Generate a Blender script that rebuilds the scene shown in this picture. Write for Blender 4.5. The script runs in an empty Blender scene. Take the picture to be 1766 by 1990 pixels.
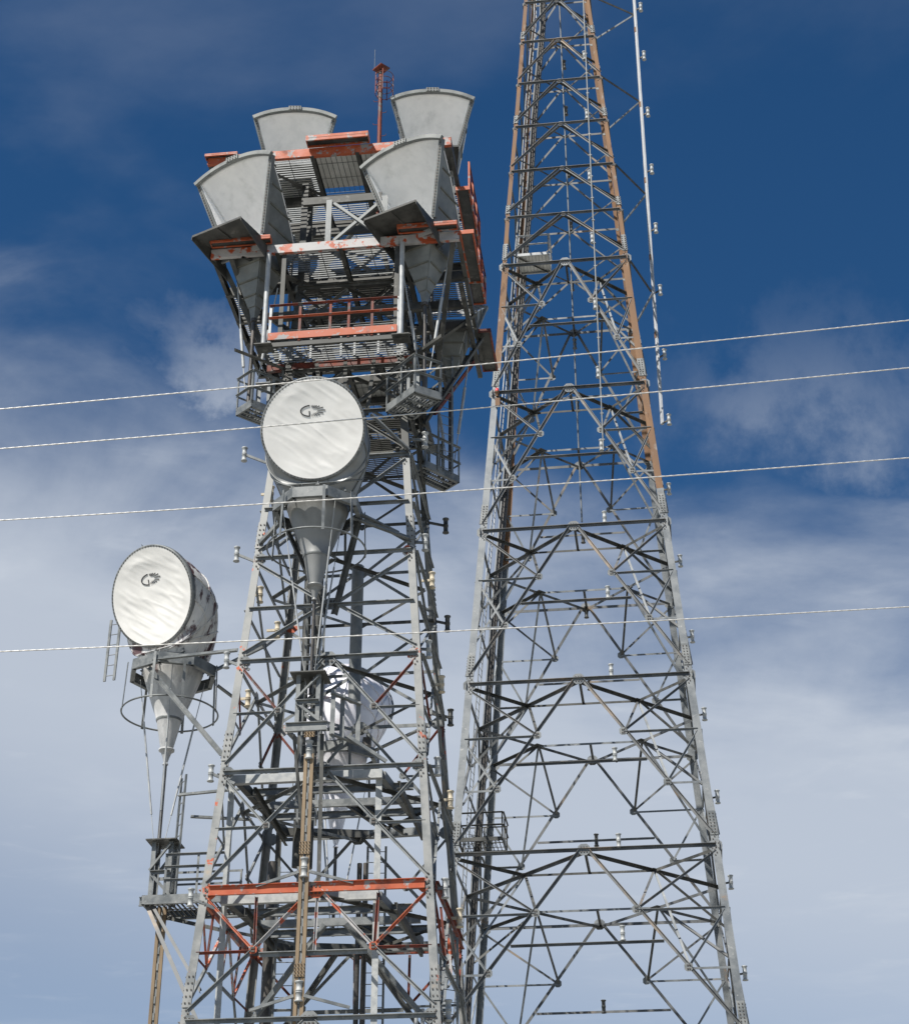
import bpy, math, random
from math import sin, cos, tan, radians, pi, sqrt, atan2
from mathutils import Vector as V, Matrix, noise

random.seed(7)
S = bpy.context.scene
COL = S.collection

# ------------------------------------------------------------------ camera
cam_d = bpy.data.cameras.new('camera'); cam = bpy.data.objects.new('camera', cam_d); COL.objects.link(cam)
cam.location = (0, 0, 1.7)
cam.rotation_euler = (radians(90 + 28.96), 0, 0)
cam_d.sensor_fit = 'HORIZONTAL'; cam_d.sensor_width = 36.0
cam_d.lens = 36.0 * 3451.2 / 1766
cam_d.clip_start = 0.5; cam_d.clip_end = 12000
S.camera = cam

# ------------------------------------------------------------------ sky, sun, exposure
SUN_AZ = 219.0      # clockwise from +Y
SUN_EL = 51.0
sd = V((sin(radians(SUN_AZ)) * cos(radians(SUN_EL)), cos(radians(SUN_AZ)) * cos(radians(SUN_EL)), sin(radians(SUN_EL))))
sun_d = bpy.data.lights.new('sun', 'SUN'); sun_d.energy = 5.0; sun_d.angle = radians(0.53); sun_d.color = (1.0, 0.955, 0.89)
sun = bpy.data.objects.new('sun', sun_d); COL.objects.link(sun)
sun.rotation_euler = (-sd).to_track_quat('-Z', 'Y').to_euler()
sun.location = sd * 300
S.view_settings.view_transform = 'Standard'; S.view_settings.look = 'None'
S.view_settings.exposure = 0.45; S.view_settings.gamma = 1.0
S.render.resolution_x = 908; S.render.resolution_y = 1024

w = bpy.data.worlds.new('World'); S.world = w; w.use_nodes = True
nt = w.node_tree; nt.nodes.clear()
def N(nt, t, **k):
    n = nt.nodes.new(t)
    for a, b in k.items():
        if a == 'i':
            for q, val in b.items(): n.inputs[q].default_value = val
        else: setattr(n, a, b)
    return n
def LK(nt, a, b): nt.links.new(a, b)
def math_n(nt, op, a, b=None, c=None, clamp=False):
    n = nt.nodes.new('ShaderNodeMath'); n.operation = op; n.use_clamp = clamp
    for i, x in enumerate((a, b, c)):
        if x is None: continue
        if isinstance(x, (int, float)): n.inputs[i].default_value = x
        else: nt.links.new(x, n.inputs[i])
    return n.outputs[0]
def sstep(nt, x, a, b, lo=0.0, hi=1.0):
    n = nt.nodes.new('ShaderNodeMapRange'); n.interpolation_type = 'SMOOTHSTEP'
    nt.links.new(x, n.inputs[0])
    for i, q in zip((1, 2, 3, 4), (a, b, lo, hi)): n.inputs[i].default_value = q
    return n.outputs[0]
sky = N(nt, 'ShaderNodeTexSky', sky_type='NISHITA', sun_disc=False, sun_elevation=radians(SUN_EL), sun_rotation=radians(SUN_AZ),
        altitude=1200.0, air_density=1.0, dust_density=0.25, ozone_density=3.0)
hs = N(nt, 'ShaderNodeHueSaturation', i={'Saturation': 1.27, 'Value': 0.80})
LK(nt, sky.outputs[0], hs.inputs['Color'])
tc = N(nt, 'ShaderNodeTexCoord')
sx = N(nt, 'ShaderNodeSeparateXYZ'); LK(nt, tc.outputs['Generated'], sx.inputs[0])
X, Y, Z = sx.outputs
zc = math_n(nt, 'MAXIMUM', Z, 0.05)
px_ = math_n(nt, 'DIVIDE', X, zc); py_ = math_n(nt, 'DIVIDE', Y, zc)
cmb = N(nt, 'ShaderNodeCombineXYZ'); LK(nt, px_, cmb.inputs[0]); LK(nt, py_, cmb.inputs[1])
# wind-drawn veil on a high flat layer
mp = N(nt, 'ShaderNodeMapping'); mp.inputs['Rotation'].default_value = (0, 0, radians(-28)); mp.inputs['Scale'].default_value = (1.0, 1.35, 1)
mp.inputs['Location'].default_value = (0.35, 0.6, 0)
LK(nt, cmb.outputs[0], mp.inputs[0])
n1 = N(nt, 'ShaderNodeTexNoise', i={'Scale': 1.7, 'Detail': 9.0, 'Roughness': 0.54, 'Distortion': 0.35}); LK(nt, mp.outputs[0], n1.inputs['Vector'])
n2 = N(nt, 'ShaderNodeTexNoise', i={'Scale': 4.6, 'Detail': 8.0, 'Roughness': 0.58, 'Distortion': 0.5}); LK(nt, mp.outputs[0], n2.inputs['Vector'])
el = math_n(nt, 'MULTIPLY', math_n(nt, 'ARCSINE', Z), 180 / pi)
az = math_n(nt, 'MULTIPLY', math_n(nt, 'ARCTAN2', X, Y), 180 / pi)
# the edge of the cloud bank lies higher to the left
edge = math_n(nt, 'ADD', el, math_n(nt, 'MULTIPLY', az, 0.20))
nz = math_n(nt, 'SUBTRACT', n1.outputs['Fac'], 0.5)
nz2 = math_n(nt, 'SUBTRACT', n2.outputs['Fac'], 0.5)
e2 = math_n(nt, 'ADD', edge, math_n(nt, 'MULTIPLY', nz, -10.0))
n3 = N(nt, 'ShaderNodeTexNoise', i={'Scale': 7.0, 'Detail': 10.0, 'Roughness': 0.6, 'Distortion': 0.4}); LK(nt, tc.outputs['Generated'], n3.inputs['Vector'])
e2 = math_n(nt, 'ADD', e2, math_n(nt, 'MULTIPLY', nz2, -1.8))
e2 = math_n(nt, 'ADD', e2, math_n(nt, 'MULTIPLY', math_n(nt, 'SUBTRACT', n3.outputs['Fac'], 0.5), -7.0))
bank = sstep(nt, e2, 32.5, 22.0, 0.0, 0.80)
lowfade = sstep(nt, edge, 10.0, 20.0, 0.50, 1.0)
bank = math_n(nt, 'MULTIPLY', bank, lowfade)
veil = sstep(nt, n1.outputs['Fac'], 0.50, 0.80, 0.0, 0.13)
wisp = math_n(nt, 'MULTIPLY', sstep(nt, n2.outputs['Fac'], 0.55, 0.82, 0.0, 0.12), sstep(nt, edge, 35.0, 30.5))
dens = math_n(nt, 'ADD', math_n(nt, 'ADD', bank, veil), wisp, clamp=True)
wz = math_n(nt, 'SUBTRACT', n3.outputs['Fac'], 0.5); n5 = N(nt, 'ShaderNodeTexNoise', i={'Scale': 16.0, 'Detail': 8.0, 'Roughness': 0.62}); LK(nt, tc.outputs['Generated'], n5.inputs['Vector'])
wz2 = math_n(nt, 'SUBTRACT', n5.outputs['Fac'], 0.5)
for a0, e0, wa, we, am in ((-9.6, 33.4, 4.2, 1.5, 0.55), (11.5, 31.6, 6.0, 2.6, 0.32)):   # thin detached wisps above the bank
    dx_ = math_n(nt, 'DIVIDE', math_n(nt, 'ADD', math_n(nt, 'SUBTRACT', az, a0), math_n(nt, 'MULTIPLY', wz, 22.0)), wa)
    dy_ = math_n(nt, 'DIVIDE', math_n(nt, 'ADD', math_n(nt, 'SUBTRACT', el, e0), math_n(nt, 'MULTIPLY', wz2, 9.0)), we)
    rr_ = math_n(nt, 'SQRT', math_n(nt, 'ADD', math_n(nt, 'MULTIPLY', dx_, dx_), math_n(nt, 'MULTIPLY', dy_, dy_)))
    pf = math_n(nt, 'MULTIPLY', sstep(nt, rr_, 1.5, 0.0), sstep(nt, n5.outputs['Fac'], 0.30, 0.70, 0.2 * am, am))
    dens = math_n(nt, 'MAXIMUM', dens, pf)
dens = math_n(nt, 'MINIMUM', dens, 0.9)
mix = N(nt, 'ShaderNodeMix', data_type='RGBA')
LK(nt, dens, mix.inputs[0]); LK(nt, hs.outputs[0], mix.inputs[6]); mix.inputs[7].default_value = (5.75, 6.25, 7.0, 1)
bg = N(nt, 'ShaderNodeBackground'); bg.inputs['Strength'].default_value = 0.077
LK(nt, mix.outputs[2], bg.inputs['Color'])
wo = N(nt, 'ShaderNodeOutputWorld'); LK(nt, bg.outputs[0], wo.inputs[0])

# ------------------------------------------------------------------ materials
MATS = {}
def mat(name, c1, c2, scale=4.0, rough=0.55, metal=0.0, lo=0.35, hi=0.65, bump=0.0, bscale=40.0,
        over=None, over_lo=0.55, over_hi=0.6, over_scale=3.0, stretch=(1, 1, 1), spec=0.4, over2=None):
    m = bpy.data.materials.new(name); m.use_nodes = True
    t = m.node_tree; t.nodes.clear()
    out = N(t, 'ShaderNodeOutputMaterial'); b = N(t, 'ShaderNodeBsdfPrincipled')
    LK(t, b.outputs[0], out.inputs[0])
    b.inputs['Roughness'].default_value = rough; b.inputs['Metallic'].default_value = metal
    b.inputs['Specular IOR Level'].default_value = spec
    g = N(t, 'ShaderNodeNewGeometry')
    mpg = N(t, 'ShaderNodeMapping'); mpg.inputs['Scale'].default_value = stretch; LK(t, g.outputs['Position'], mpg.inputs[0])
    nz = N(t, 'ShaderNodeTexNoise', i={'Scale': scale, 'Detail': 6.0, 'Roughness': 0.6}); LK(t, mpg.outputs[0], nz.inputs['Vector'])
    f = sstep(t, nz.outputs['Fac'], lo, hi)
    mx = N(t, 'ShaderNodeMix', data_type='RGBA'); LK(t, f, mx.inputs[0])
    mx.inputs[6].default_value = (*c1, 1); mx.inputs[7].default_value = (*c2, 1)
    col = mx.outputs[2]
    k = 0
    for ov, a, bb, sc in ((over, over_lo, over_hi, over_scale),) + ((over2,) if over2 else ()):
        if ov is None: continue
        n3 = N(t, 'ShaderNodeTexNoise', i={'Scale': sc, 'Detail': 7.0, 'Roughness': 0.65})
        mo = N(t, 'ShaderNodeMapping'); mo.inputs['Scale'].default_value = stretch; mo.inputs['Location'].default_value = (7.3 + 11 * k, 2.1, 5.7)
        LK(t, g.outputs['Position'], mo.inputs[0]); LK(t, mo.outputs[0], n3.inputs['Vector'])
        f3 = sstep(t, n3.outputs['Fac'], a, bb)
        m3 = N(t, 'ShaderNodeMix', data_type='RGBA'); LK(t, f3, m3.inputs[0]); LK(t, col, m3.inputs[6]); m3.inputs[7].default_value = (*ov, 1)
        col = m3.outputs[2]; k += 1
    LK(t, col, b.inputs['Base Color'])
    r = sstep(t, nz.outputs['Fac'], 0.3, 0.7, max(0.05, rough - 0.1), min(1, rough + 0.12)); LK(t, r, b.inputs['Roughness'])
    if bump:
        n4 = N(t, 'ShaderNodeTexNoise', i={'Scale': bscale, 'Detail': 3.0}); LK(t, g.outputs['Position'], n4.inputs['Vector'])
        bp = N(t, 'ShaderNodeBump'); bp.inputs['Strength'].default_value = bump; bp.inputs['Distance'].default_value = 0.02
        LK(t, n4.outputs['Fac'], bp.inputs['Height']); LK(t, bp.outputs[0], b.inputs['Normal'])
    MATS[name] = m
    return m
ORANGE = (0.36, 0.070, 0.024)
GALV = mat('galvanised_steel', (0.115, 0.125, 0.127), (0.205, 0.215, 0.212), 2.5, 0.5, 0.2, bump=0.05,
           over=(0.27, 0.27, 0.26), over_lo=0.56, over_hi=0.72, over_scale=9.0)
GALVT2 = mat('weathered_galvanised_steel', (0.125, 0.138, 0.146), (0.20, 0.213, 0.218), 1.5, 0.5, 0.2,
             over=(0.23, 0.15, 0.085), over_lo=0.62, over_hi=0.72, over_scale=0.5, over2=((0.36, 0.36, 0.345), 0.6, 0.75, 5.0))
BRACE2 = mat('oxidised_brace_steel', (0.075, 0.08, 0.082), (0.155, 0.16, 0.16), 0.9, 0.55, 0.2,
             over=(0.235, 0.19, 0.145), over_lo=0.57, over_hi=0.68, over_scale=0.35)
LEG1 = mat('galvanised_leg_with_paint_remnants', (0.16, 0.168, 0.165), (0.25, 0.253, 0.243), 2.0, 0.5, 0.15,
           over=ORANGE, over_lo=0.645, over_hi=0.66, over_scale=1.6, over2=((0.33, 0.27, 0.20), 0.62, 0.72, 0.8))
DARKST = mat('dark_shaded_steel', (0.042, 0.044, 0.041), (0.092, 0.092, 0.085), 2.0, 0.6, 0.2,  # dark steel; shade under the decks and on far members is in its colour
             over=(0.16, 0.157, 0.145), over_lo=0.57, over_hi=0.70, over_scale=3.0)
ORG = mat('flaking_orange_paint', ORANGE, (0.41, 0.105, 0.046), 3.0, 0.55, 0.0,
          over=(0.27, 0.265, 0.26), over_lo=0.54, over_hi=0.60, over_scale=3.6, over2=((0.20, 0.05, 0.025), 0.56, 0.68, 1.1))
ORGF = mat('worn_orange_paint_over_zinc', (0.30, 0.295, 0.29), (0.40, 0.385, 0.375), 3.0, 0.5, 0.0,
           over=ORANGE, over_lo=0.50, over_hi=0.55, over_scale=3.4)
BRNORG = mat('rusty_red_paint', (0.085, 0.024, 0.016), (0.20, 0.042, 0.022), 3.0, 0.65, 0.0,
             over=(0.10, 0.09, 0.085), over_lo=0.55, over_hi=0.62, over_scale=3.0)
BROWN = mat('brown_rusted_leg', (0.15, 0.082, 0.042), (0.225, 0.13, 0.07), 1.1, 0.75, 0.0,
            over=(0.27, 0.24, 0.21), over_lo=0.58, over_hi=0.70, over_scale=2.2, stretch=(1, 1, 0.35), over2=((0.10, 0.05, 0.025), 0.56, 0.66, 1.6))
WGUIDE = mat('brown_waveguide_metal', (0.16, 0.115, 0.068), (0.235, 0.172, 0.105), 2.0, 0.6, 0.1, stretch=(1, 1, 0.3))
HORNIN = mat('bare_horn_aluminium', (0.88, 0.885, 0.88), (0.95, 0.95, 0.94), 4.0, 0.45, 0.25, stretch=(1, 1, 0.08), bump=0.10, bscale=1.6,
             over=(0.72, 0.73, 0.72), over_lo=0.5, over_hi=0.8, over_scale=2.5)
HORNOUT = mat('weathered_horn_sheet', (0.145, 0.155, 0.15), (0.22, 0.23, 0.22), 1.6, 0.5, 0.15, bump=0.1, bscale=3.0,
              over=(0.17, 0.165, 0.15), over_lo=0.55, over_hi=0.75, over_scale=2.2)
RIB = mat('horn_rib_edge', (0.11, 0.11, 0.09), (0.17, 0.17, 0.145), 3.0, 0.6, 0.1)
FABRIC = mat('white_radome_fabric', (0.71, 0.70, 0.665), (0.78, 0.77, 0.735), 1.3, 0.75, 0.0, bump=0.03, bscale=60, spec=0.2)
INK = mat('dark_print_ink', (0.018, 0.018, 0.022), (0.03, 0.03, 0.034), 5, 0.7, 0.0)
CONE = mat('galvanised_cone_sheet', (0.17, 0.175, 0.17), (0.25, 0.255, 0.25), 1.2, 0.42, 0.3, bump=0.05, bscale=5, stretch=(1, 1, 0.5))
CONEST = mat('peeling_painted_sheet', (0.50, 0.50, 0.49), (0.62, 0.615, 0.60), 2.0, 0.55, 0.0, stretch=(1.6, 1.6, 0.5),
             over=(0.075, 0.038, 0.042), over_lo=0.50, over_hi=0.57, over_scale=1.5, over2=((0.25, 0.26, 0.27), 0.55, 0.68, 2.1))
SILVER = mat('bright_silver_sheet', (0.66, 0.66, 0.71), (0.78, 0.78, 0.83), 1.5, 0.5, 0.05, bump=0.04, bscale=3.0, over=(0.55, 0.42, 0.44), over_lo=0.58, over_hi=0.75, over_scale=1.6)
CONEP = mat('pale_painted_cone', (0.40, 0.405, 0.40), (0.55, 0.55, 0.54), 2.0, 0.55, 0.0, stretch=(1.6, 1.6, 0.4), over=(0.22, 0.17, 0.17), over_lo=0.60, over_hi=0.72, over_scale=1.7, over2=((0.30, 0.31, 0.32), 0.5, 0.68, 2.6))
CABLE = mat('pale_stranded_cable', (0.52, 0.51, 0.48), (0.60, 0.59, 0.56), 30, 0.45, 0.3)
BOLT = mat('dark_bolt_heads', (0.055, 0.05, 0.045), (0.10, 0.09, 0.08), 10, 0.6, 0.3)
SPOOLW = mat('pale_spool_casting', (0.30, 0.315, 0.315), (0.39, 0.40, 0.39), 6, 0.5, 0.05, over=(0.34, 0.35, 0.34), over_lo=0.58, over_hi=0.7, over_scale=5.0)
SPOOLB = mat('tan_spool_casting', (0.42, 0.36, 0.26), (0.52, 0.46, 0.35), 6, 0.6, 0.0)
POLE = mat('white_pole_paint', (0.30, 0.315, 0.33), (0.38, 0.39, 0.40), 2, 0.5, 0.0, over=(0.30, 0.24, 0.19), over_lo=0.67, over_hi=0.72, over_scale=0.9)
DECKPL = mat('pale_deck_panel', (0.62, 0.62, 0.58), (0.72, 0.71, 0.67), 1.5, 0.6, 0.0, over=(0.36, 0.27, 0.17), over_lo=0.6, over_hi=0.8, over_scale=0.8)
REDLENS = mat('red_lamp_glass', (0.55, 0.012, 0.02), (0.62, 0.02, 0.03), 5, 0.25, 0.0)
PIPEW = mat('white_pipe_paint', (0.32, 0.335, 0.34), (0.41, 0.42, 0.415), 3, 0.4, 0.1)
PIPED = mat('dark_copper_waveguide', (0.06, 0.058, 0.055), (0.11, 0.10, 0.09), 3, 0.45, 0.3)
GRASS = mat('pale_gravel_ground', (0.22, 0.22, 0.195), (0.33, 0.325, 0.30), 0.12, 0.95, 0.0, over=(0.38, 0.375, 0.36), over_lo=0.5, over_hi=0.7, over_scale=0.03, spec=0.1)
CONC = mat('cast_concrete', (0.30, 0.29, 0.27), (0.40, 0.39, 0.37), 2, 0.85, 0.0)

# ------------------------------------------------------------------ mesh helpers
class MB:
    def __init__(s): s.v = []; s.f = []; s.m = []; s.sm = []
    def add(s, vs, fs, m=0, smooth=False):
        o = len(s.v); s.v += [V(x) for x in vs]
        for f in fs: s.f.append([o + i for i in f]); s.m.append(m); s.sm.append(smooth)
        return s
    def merge(s, b):
        o = len(s.v); s.v += b.v; s.f += [[o + i for i in f] for f in b.f]; s.m += b.m; s.sm += b.sm; return s
    def hexa(s, p, m=0):      # 8 corners: bottom 4 then top 4
        return s.add(p, [(3, 2, 1, 0), (4, 5, 6, 7), (0, 1, 5, 4), (1, 2, 6, 5), (2, 3, 7, 6), (3, 0, 4, 7)], m)
    def box(s, c, sx, sy, sz, m=0, ax=None, ay=None, az=None):
        c = V(c); ax = V(ax) if ax else V((1, 0, 0)); ay = V(ay) if ay else V((0, 1, 0)); az = V(az) if az else V((0, 0, 1))
        a, b, d = ax * sx / 2, ay * sy / 2, az * sz / 2
        return s.hexa([c - a - b - d, c + a - b - d, c + a + b - d, c - a + b - d, c - a - b + d, c + a - b + d, c + a + b + d, c - a + b + d], m)
    def bar(s, A, B, wd, ht, up=(0, 0, 1), m=0):      # rectangular bar, wd across, ht along up
        A, B = V(A), V(B); d = (B - A); L = d.length
        if L < 1e-6: return s
        d /= L; up = V(up); side = d.cross(up)
        if side.length < 1e-4: side = d.cross(V((0, 1, 0)))
        side.normalize(); u = side.cross(d)
        return s.box((A + B) / 2, L, wd, ht, m, d, side, u)
    def angle(s, A, B, n1, n2, a, t=0.018, b=None, m=0):   # rolled L section: corner on AB, flanges along n1 and n2
        A, B = V(A), V(B); d = (B - A).normalized(); b = b or a
        n1 = V(n1); n1 = (n1 - d * n1.dot(d)).normalized(); n2 = V(n2); n2 = n2 - d * n2.dot(d); n2 = (n2 - n1 * n2.dot(n1)).normalized()
        pr = [(0, 0), (a, 0), (a, t), (t, t), (t, b), (0, b)]
        vs = [A + n1 * x + n2 * y for x, y in pr] + [B + n1 * x + n2 * y for x, y in pr]
        fs = [(i, (i + 1) % 6, (i + 1) % 6 + 6, i + 6) for i in range(6)] + [(5, 4, 3, 2, 1, 0), (6, 7, 8, 9, 10, 11)]
        return s.add(vs, fs, m)
    def chan(s, A, B, out, h, fl, t=0.02, m=0):   # channel: web faces -out side, flanges point along out, depth h vertical
        A, B = V(A), V(B); d = (B - A).normalized(); out = V(out); out = (out - d * out.dot(d)).normalized(); u = out.cross(d).normalized()
        if u.z < 0: u = -u
        pr = [(0, -h / 2), (fl, -h / 2), (fl, -h / 2 + t), (t, -h / 2 + t), (t, h / 2 - t), (fl, h / 2 - t), (fl, h / 2), (0, h / 2)]
        vs = [A + out * x + u * y for x, y in pr] + [B + out * x + u * y for x, y in pr]
        return s.add(vs, [(i, (i + 1) % 8, (i + 1) % 8 + 8, i + 8) for i in range(8)] + [tuple(range(7, -1, -1)), tuple(range(8, 16))], m)
    def tube(s, A, B, r, n=8, m=0, r2=None, smooth=True, caps=True):
        A, B = V(A), V(B); d = (B - A).normalized(); r2 = r if r2 is None else r2
        x = d.orthogonal().normalized(); y = d.cross(x)
        vs = [A + (x * cos(2 * pi * i / n) + y * sin(2 * pi * i / n)) * r for i in range(n)] + [B + (x * cos(2 * pi * i / n) + y * sin(2 * pi * i / n)) * r2 for i in range(n)]
        s.add(vs, [(i, (i + 1) % n, (i + 1) % n + n, i + n) for i in range(n)], m, smooth)
        if caps: s.add(vs, [tuple(range(n - 1, -1, -1)), tuple(range(n, 2 * n))], m)
        return s
    def path(s, pts, r, n=6, m=0, closed=False):
        pts = [V(p) for p in pts]; k = len(pts); vs = []
        for i, p in enumerate(pts):
            a = pts[(i - 1) % k] if closed or i > 0 else p; b = pts[(i + 1) % k] if closed or i < k - 1 else p
            d = (b - a).normalized(); x = d.cross(V((0.13, 0.21, 0.97))).normalized(); y = d.cross(x)
            vs += [p + (x * cos(2 * pi * j / n) + y * sin(2 * pi * j / n)) * r for j in range(n)]
        fs = []
        for i in range(k if closed else k - 1):
            i2 = (i + 1) % k
            for j in range(n): fs.append((i * n + j, i * n + (j + 1) % n, i2 * n + (j + 1) % n, i2 * n + j))
        return s.add(vs, fs, m, True)
    def lathe(s, prof, c=(0, 0, 0), n=24, m=0, smooth=True, ax=(0, 0, 1)):
        c = V(c); ax = V(ax).normalized(); x = ax.orthogonal().normalized(); y = ax.cross(x); vs = []
        for r, z in prof: vs += [c + ax * z + (x * cos(2 * pi * j / n) + y * sin(2 * pi * j / n)) * r for j in range(n)]
        fs = [(i * n + j, i * n + (j + 1) % n, (i + 1) * n + (j + 1) % n, (i + 1) * n + j) for i in range(len(prof) - 1) for j in range(n)]
        return s.add(vs, fs, m, smooth)
    def plate(s, poly, nrm, t, m=0):      # flat polygon given thickness t along nrm
        poly = [V(p) for p in poly]; nrm = V(nrm).normalized(); k = len(poly)
        vs = poly + [p + nrm * t for p in poly]
        return s.add(vs, [tuple(range(k - 1, -1, -1)), tuple(range(k, 2 * k))] + [(i, (i + 1) % k, (i + 1) % k + k, i + k) for i in range(k)], m)
    def bolts(s, c, right, up, nrm, rows, cols, dx, dy, r=0.026, m=0):
        c, right, up, nrm = V(c), V(right).normalized(), V(up).normalized(), V(nrm).normalized()
        for i in range(rows):
            for j in range(cols):
                p = c + right * ((j - (cols - 1) / 2) * dx) + up * ((i - (rows - 1) / 2) * dy)
                s.box(p + nrm * 0.012, 2 * r, 2 * r, 0.026, m, right, up, nrm)
        return s
    def length(s):
        if not s.v: return 0
        lo = V((min(p[i] for p in s.v) for i in range(3))); hi = V((max(p[i] for p in s.v) for i in range(3))); return (hi - lo).length

FR = {0: Matrix.Identity(4),
      1: Matrix.Translation((-3.008, 45, 0)) @ Matrix.Rotation(radians(-7.0), 4, 'Z'),
      2: Matrix.Translation((5.707, 72, 0)) @ Matrix.Rotation(radians(-7.42), 4, 'Z')}
BASE = {}
def link_mesh(name, mb, mats, off, extra=None):
    me = bpy.data.meshes.new(name)
    me.from_pydata([tuple(p - off) for p in mb.v], [], mb.f)
    for m in mats: me.materials.append(m)
    for i, p in enumerate(me.polygons): p.material_index = mb.m[i]; p.use_smooth = mb.sm[i]
    me.update()
    o = bpy.data.objects.new(name, me); COL.objects.link(o); return o
def thing(name, label, cat, fr, loc, group=None, rz=0.0):
    o = bpy.data.objects.new(name, None); COL.objects.link(o); o.empty_display_size = 0.3
    o.matrix_world = FR[fr] @ Matrix.Translation(loc) @ Matrix.Rotation(rz, 4, 'Z')
    o['label'] = label; o['category'] = cat
    if group: o['group'] = group
    BASE[o] = (V(loc), rz)
    return o
def part(name, mb, root, mats, label=None, local=False, parent=None):
    """mesh given in the tower frame (local=False) or in the thing's own frame (local=True)"""
    if not isinstance(mats, (list, tuple)): mats = [mats]
    loc, rz = BASE[root]
    if local: off = V((0, 0, 0))
    else:
        off = V((0, 0, 0)); R = Matrix.Rotation(-rz, 4, 'Z') @ Matrix.Translation(-loc)
        b2 = MB(); b2.f, b2.m, b2.sm = mb.f, mb.m, mb.sm; b2.v = [R @ p for p in mb.v]; mb = b2
    o = link_mesh(name, mb, mats, off); o.parent = parent or root
    if label: o['label'] = label
    return o
def single(name, mb, mats, label, cat, fr, loc, group=None):
    if not isinstance(mats, (list, tuple)): mats = [mats]
    o = link_mesh(name, mb, mats, V(loc)); o.matrix_world = FR[fr] @ Matrix.Translation(loc)
    o['label'] = label; o['category'] = cat
    if group: o['group'] = group
    return o
def dup(root, fr, loc, label, group=None, rz=0.0, matswap=None):
    r = root.copy(); COL.objects.link(r)
    r.matrix_world = FR[fr] @ Matrix.Translation(loc) @ Matrix.Rotation(rz, 4, 'Z'); r['label'] = label
    if group: r['group'] = group
    for ch in list(root.children):
        c = ch.copy(); COL.objects.link(c); c.parent = r
        if matswap:
            c.data = matswap[ch.data.name]
        for g in list(ch.children):
            d = g.copy(); COL.objects.link(d); d.parent = c
    return r
CAM_INV = None
def pix_size(mb, fr):
    """rough on-screen length of a member, 0 when it is out of the picture"""
    f = 1774.6; p = radians(28.96); best = []
    for q in (mb.v[0], mb.v[len(mb.v) // 2], mb.v[-1]):
        x, y, z = FR[fr] @ q; z -= 1.7
        d = y * cos(p) + z * sin(p); u = -y * sin(p) + z * cos(p)
        best.append((454 + f * x / d, 512 - f * u / d))
    vis = any(-10 < a < 918 and -10 < b < 1034 for a, b in best)
    L = max(math.hypot(a[0] - b[0], a[1] - b[1]) for a in best for b in best)
    return L if vis else L * 0.001
class Members:
    def __init__(s): s.d = {}
    def add(s, name, mb, mats): s.d.setdefault(name, []).append((mb, mats if isinstance(mats, (list, tuple)) else [mats]))
    def flush(s, root, fr, cap=96):
        for name, lst in s.d.items():
            lst.sort(key=lambda q: -pix_size(q[0], fr))
            for mb, mats in lst[:cap]: part(name, mb, root, mats)
            rest = lst[cap:]
            if rest:
                big = MB(); allm = []
                for mb, mats in rest:
                    o = len(big.f); big.merge(mb)
                    for i in range(o, len(big.f)):
                        mm = mats[big.m[i]]
                        if mm not in allm: allm.append(mm)
                        big.m[i] = allm.index(mm)
                ob = part(name, big, root, allm); ob['kind'] = 'stuff'

# ------------------------------------------------------------------ ground
g = MB(); n = 60; R = 6000.0
vs = []
for j in range(n + 1):
    for i in range(n + 1):
        x = (i / n * 2 - 1); y = (j / n * 2 - 1)
        x = math.copysign(abs(x) ** 2.2, x) * R; y = math.copysign(abs(y) ** 2.2, y) * R
        d = math.hypot(x, y - 50)
        h = noise.noise(V((x * 0.004, y * 0.004, 0))) * min(1, max(0, (d - 90) / 400)) * 9 - max(0, d - 500) * 0.004
        vs.append((x, y, h))
g.add(vs, [(j * (n + 1) + i, j * (n + 1) + i + 1, (j + 1) * (n + 1) + i + 1, (j + 1) * (n + 1) + i) for j in range(n) for i in range(n)], 0, True)
go = link_mesh('ground', g, [GRASS], V((0, 0, 0))); go['kind'] = 'structure'

FACES = [((0, -1, 0), (1, 0, 0)), ((1, 0, 0), (0, 1, 0)), ((0, 1, 0), (-1, 0, 0)), ((-1, 0, 0), (0, -1, 0))]   # outward normal, in-face right
UP = V((0, 0, 1))
#PART2
# ================================================================== right-hand tower
Z2 = [0.25, 8.68, 16.19, 23.70, 31.16, 38.65, 46.16, 53.73, 56.78, 59.85, 62.93, 66.01, 69.08, 72.10, 75.15, 78.2, 81.2]
W2 = [6.95, 6.34, 5.78, 5.23, 4.67, 4.10, 3.54, 3.02, 2.84, 2.61, 2.38, 2.17, 1.96, 1.75, 1.55, 1.35, 1.15]
def lerp_tab(zs, ws, z):
    if z <= zs[0]: return ws[0]
    for a in range(len(zs) - 1):
        if z <= zs[a + 1]: return ws[a] + (ws[a + 1] - ws[a]) * (z - zs[a]) / (zs[a + 1] - zs[a])
    return ws[-1]
w2 = lambda z: lerp_tab(Z2, W2, z)
def fpt(face, u, z, w, off=0.0):
    no, ri = V(FACES[face][0]), V(FACES[face][1])
    return no * (w - off) + ri * (u * w) + V((0, 0, z))
t2 = thing('lattice_tower', 'tall bare lattice tower on the right with brown rusted upper legs', 'tower', 2, (0, 0, 0))
M2 = Members()
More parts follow.
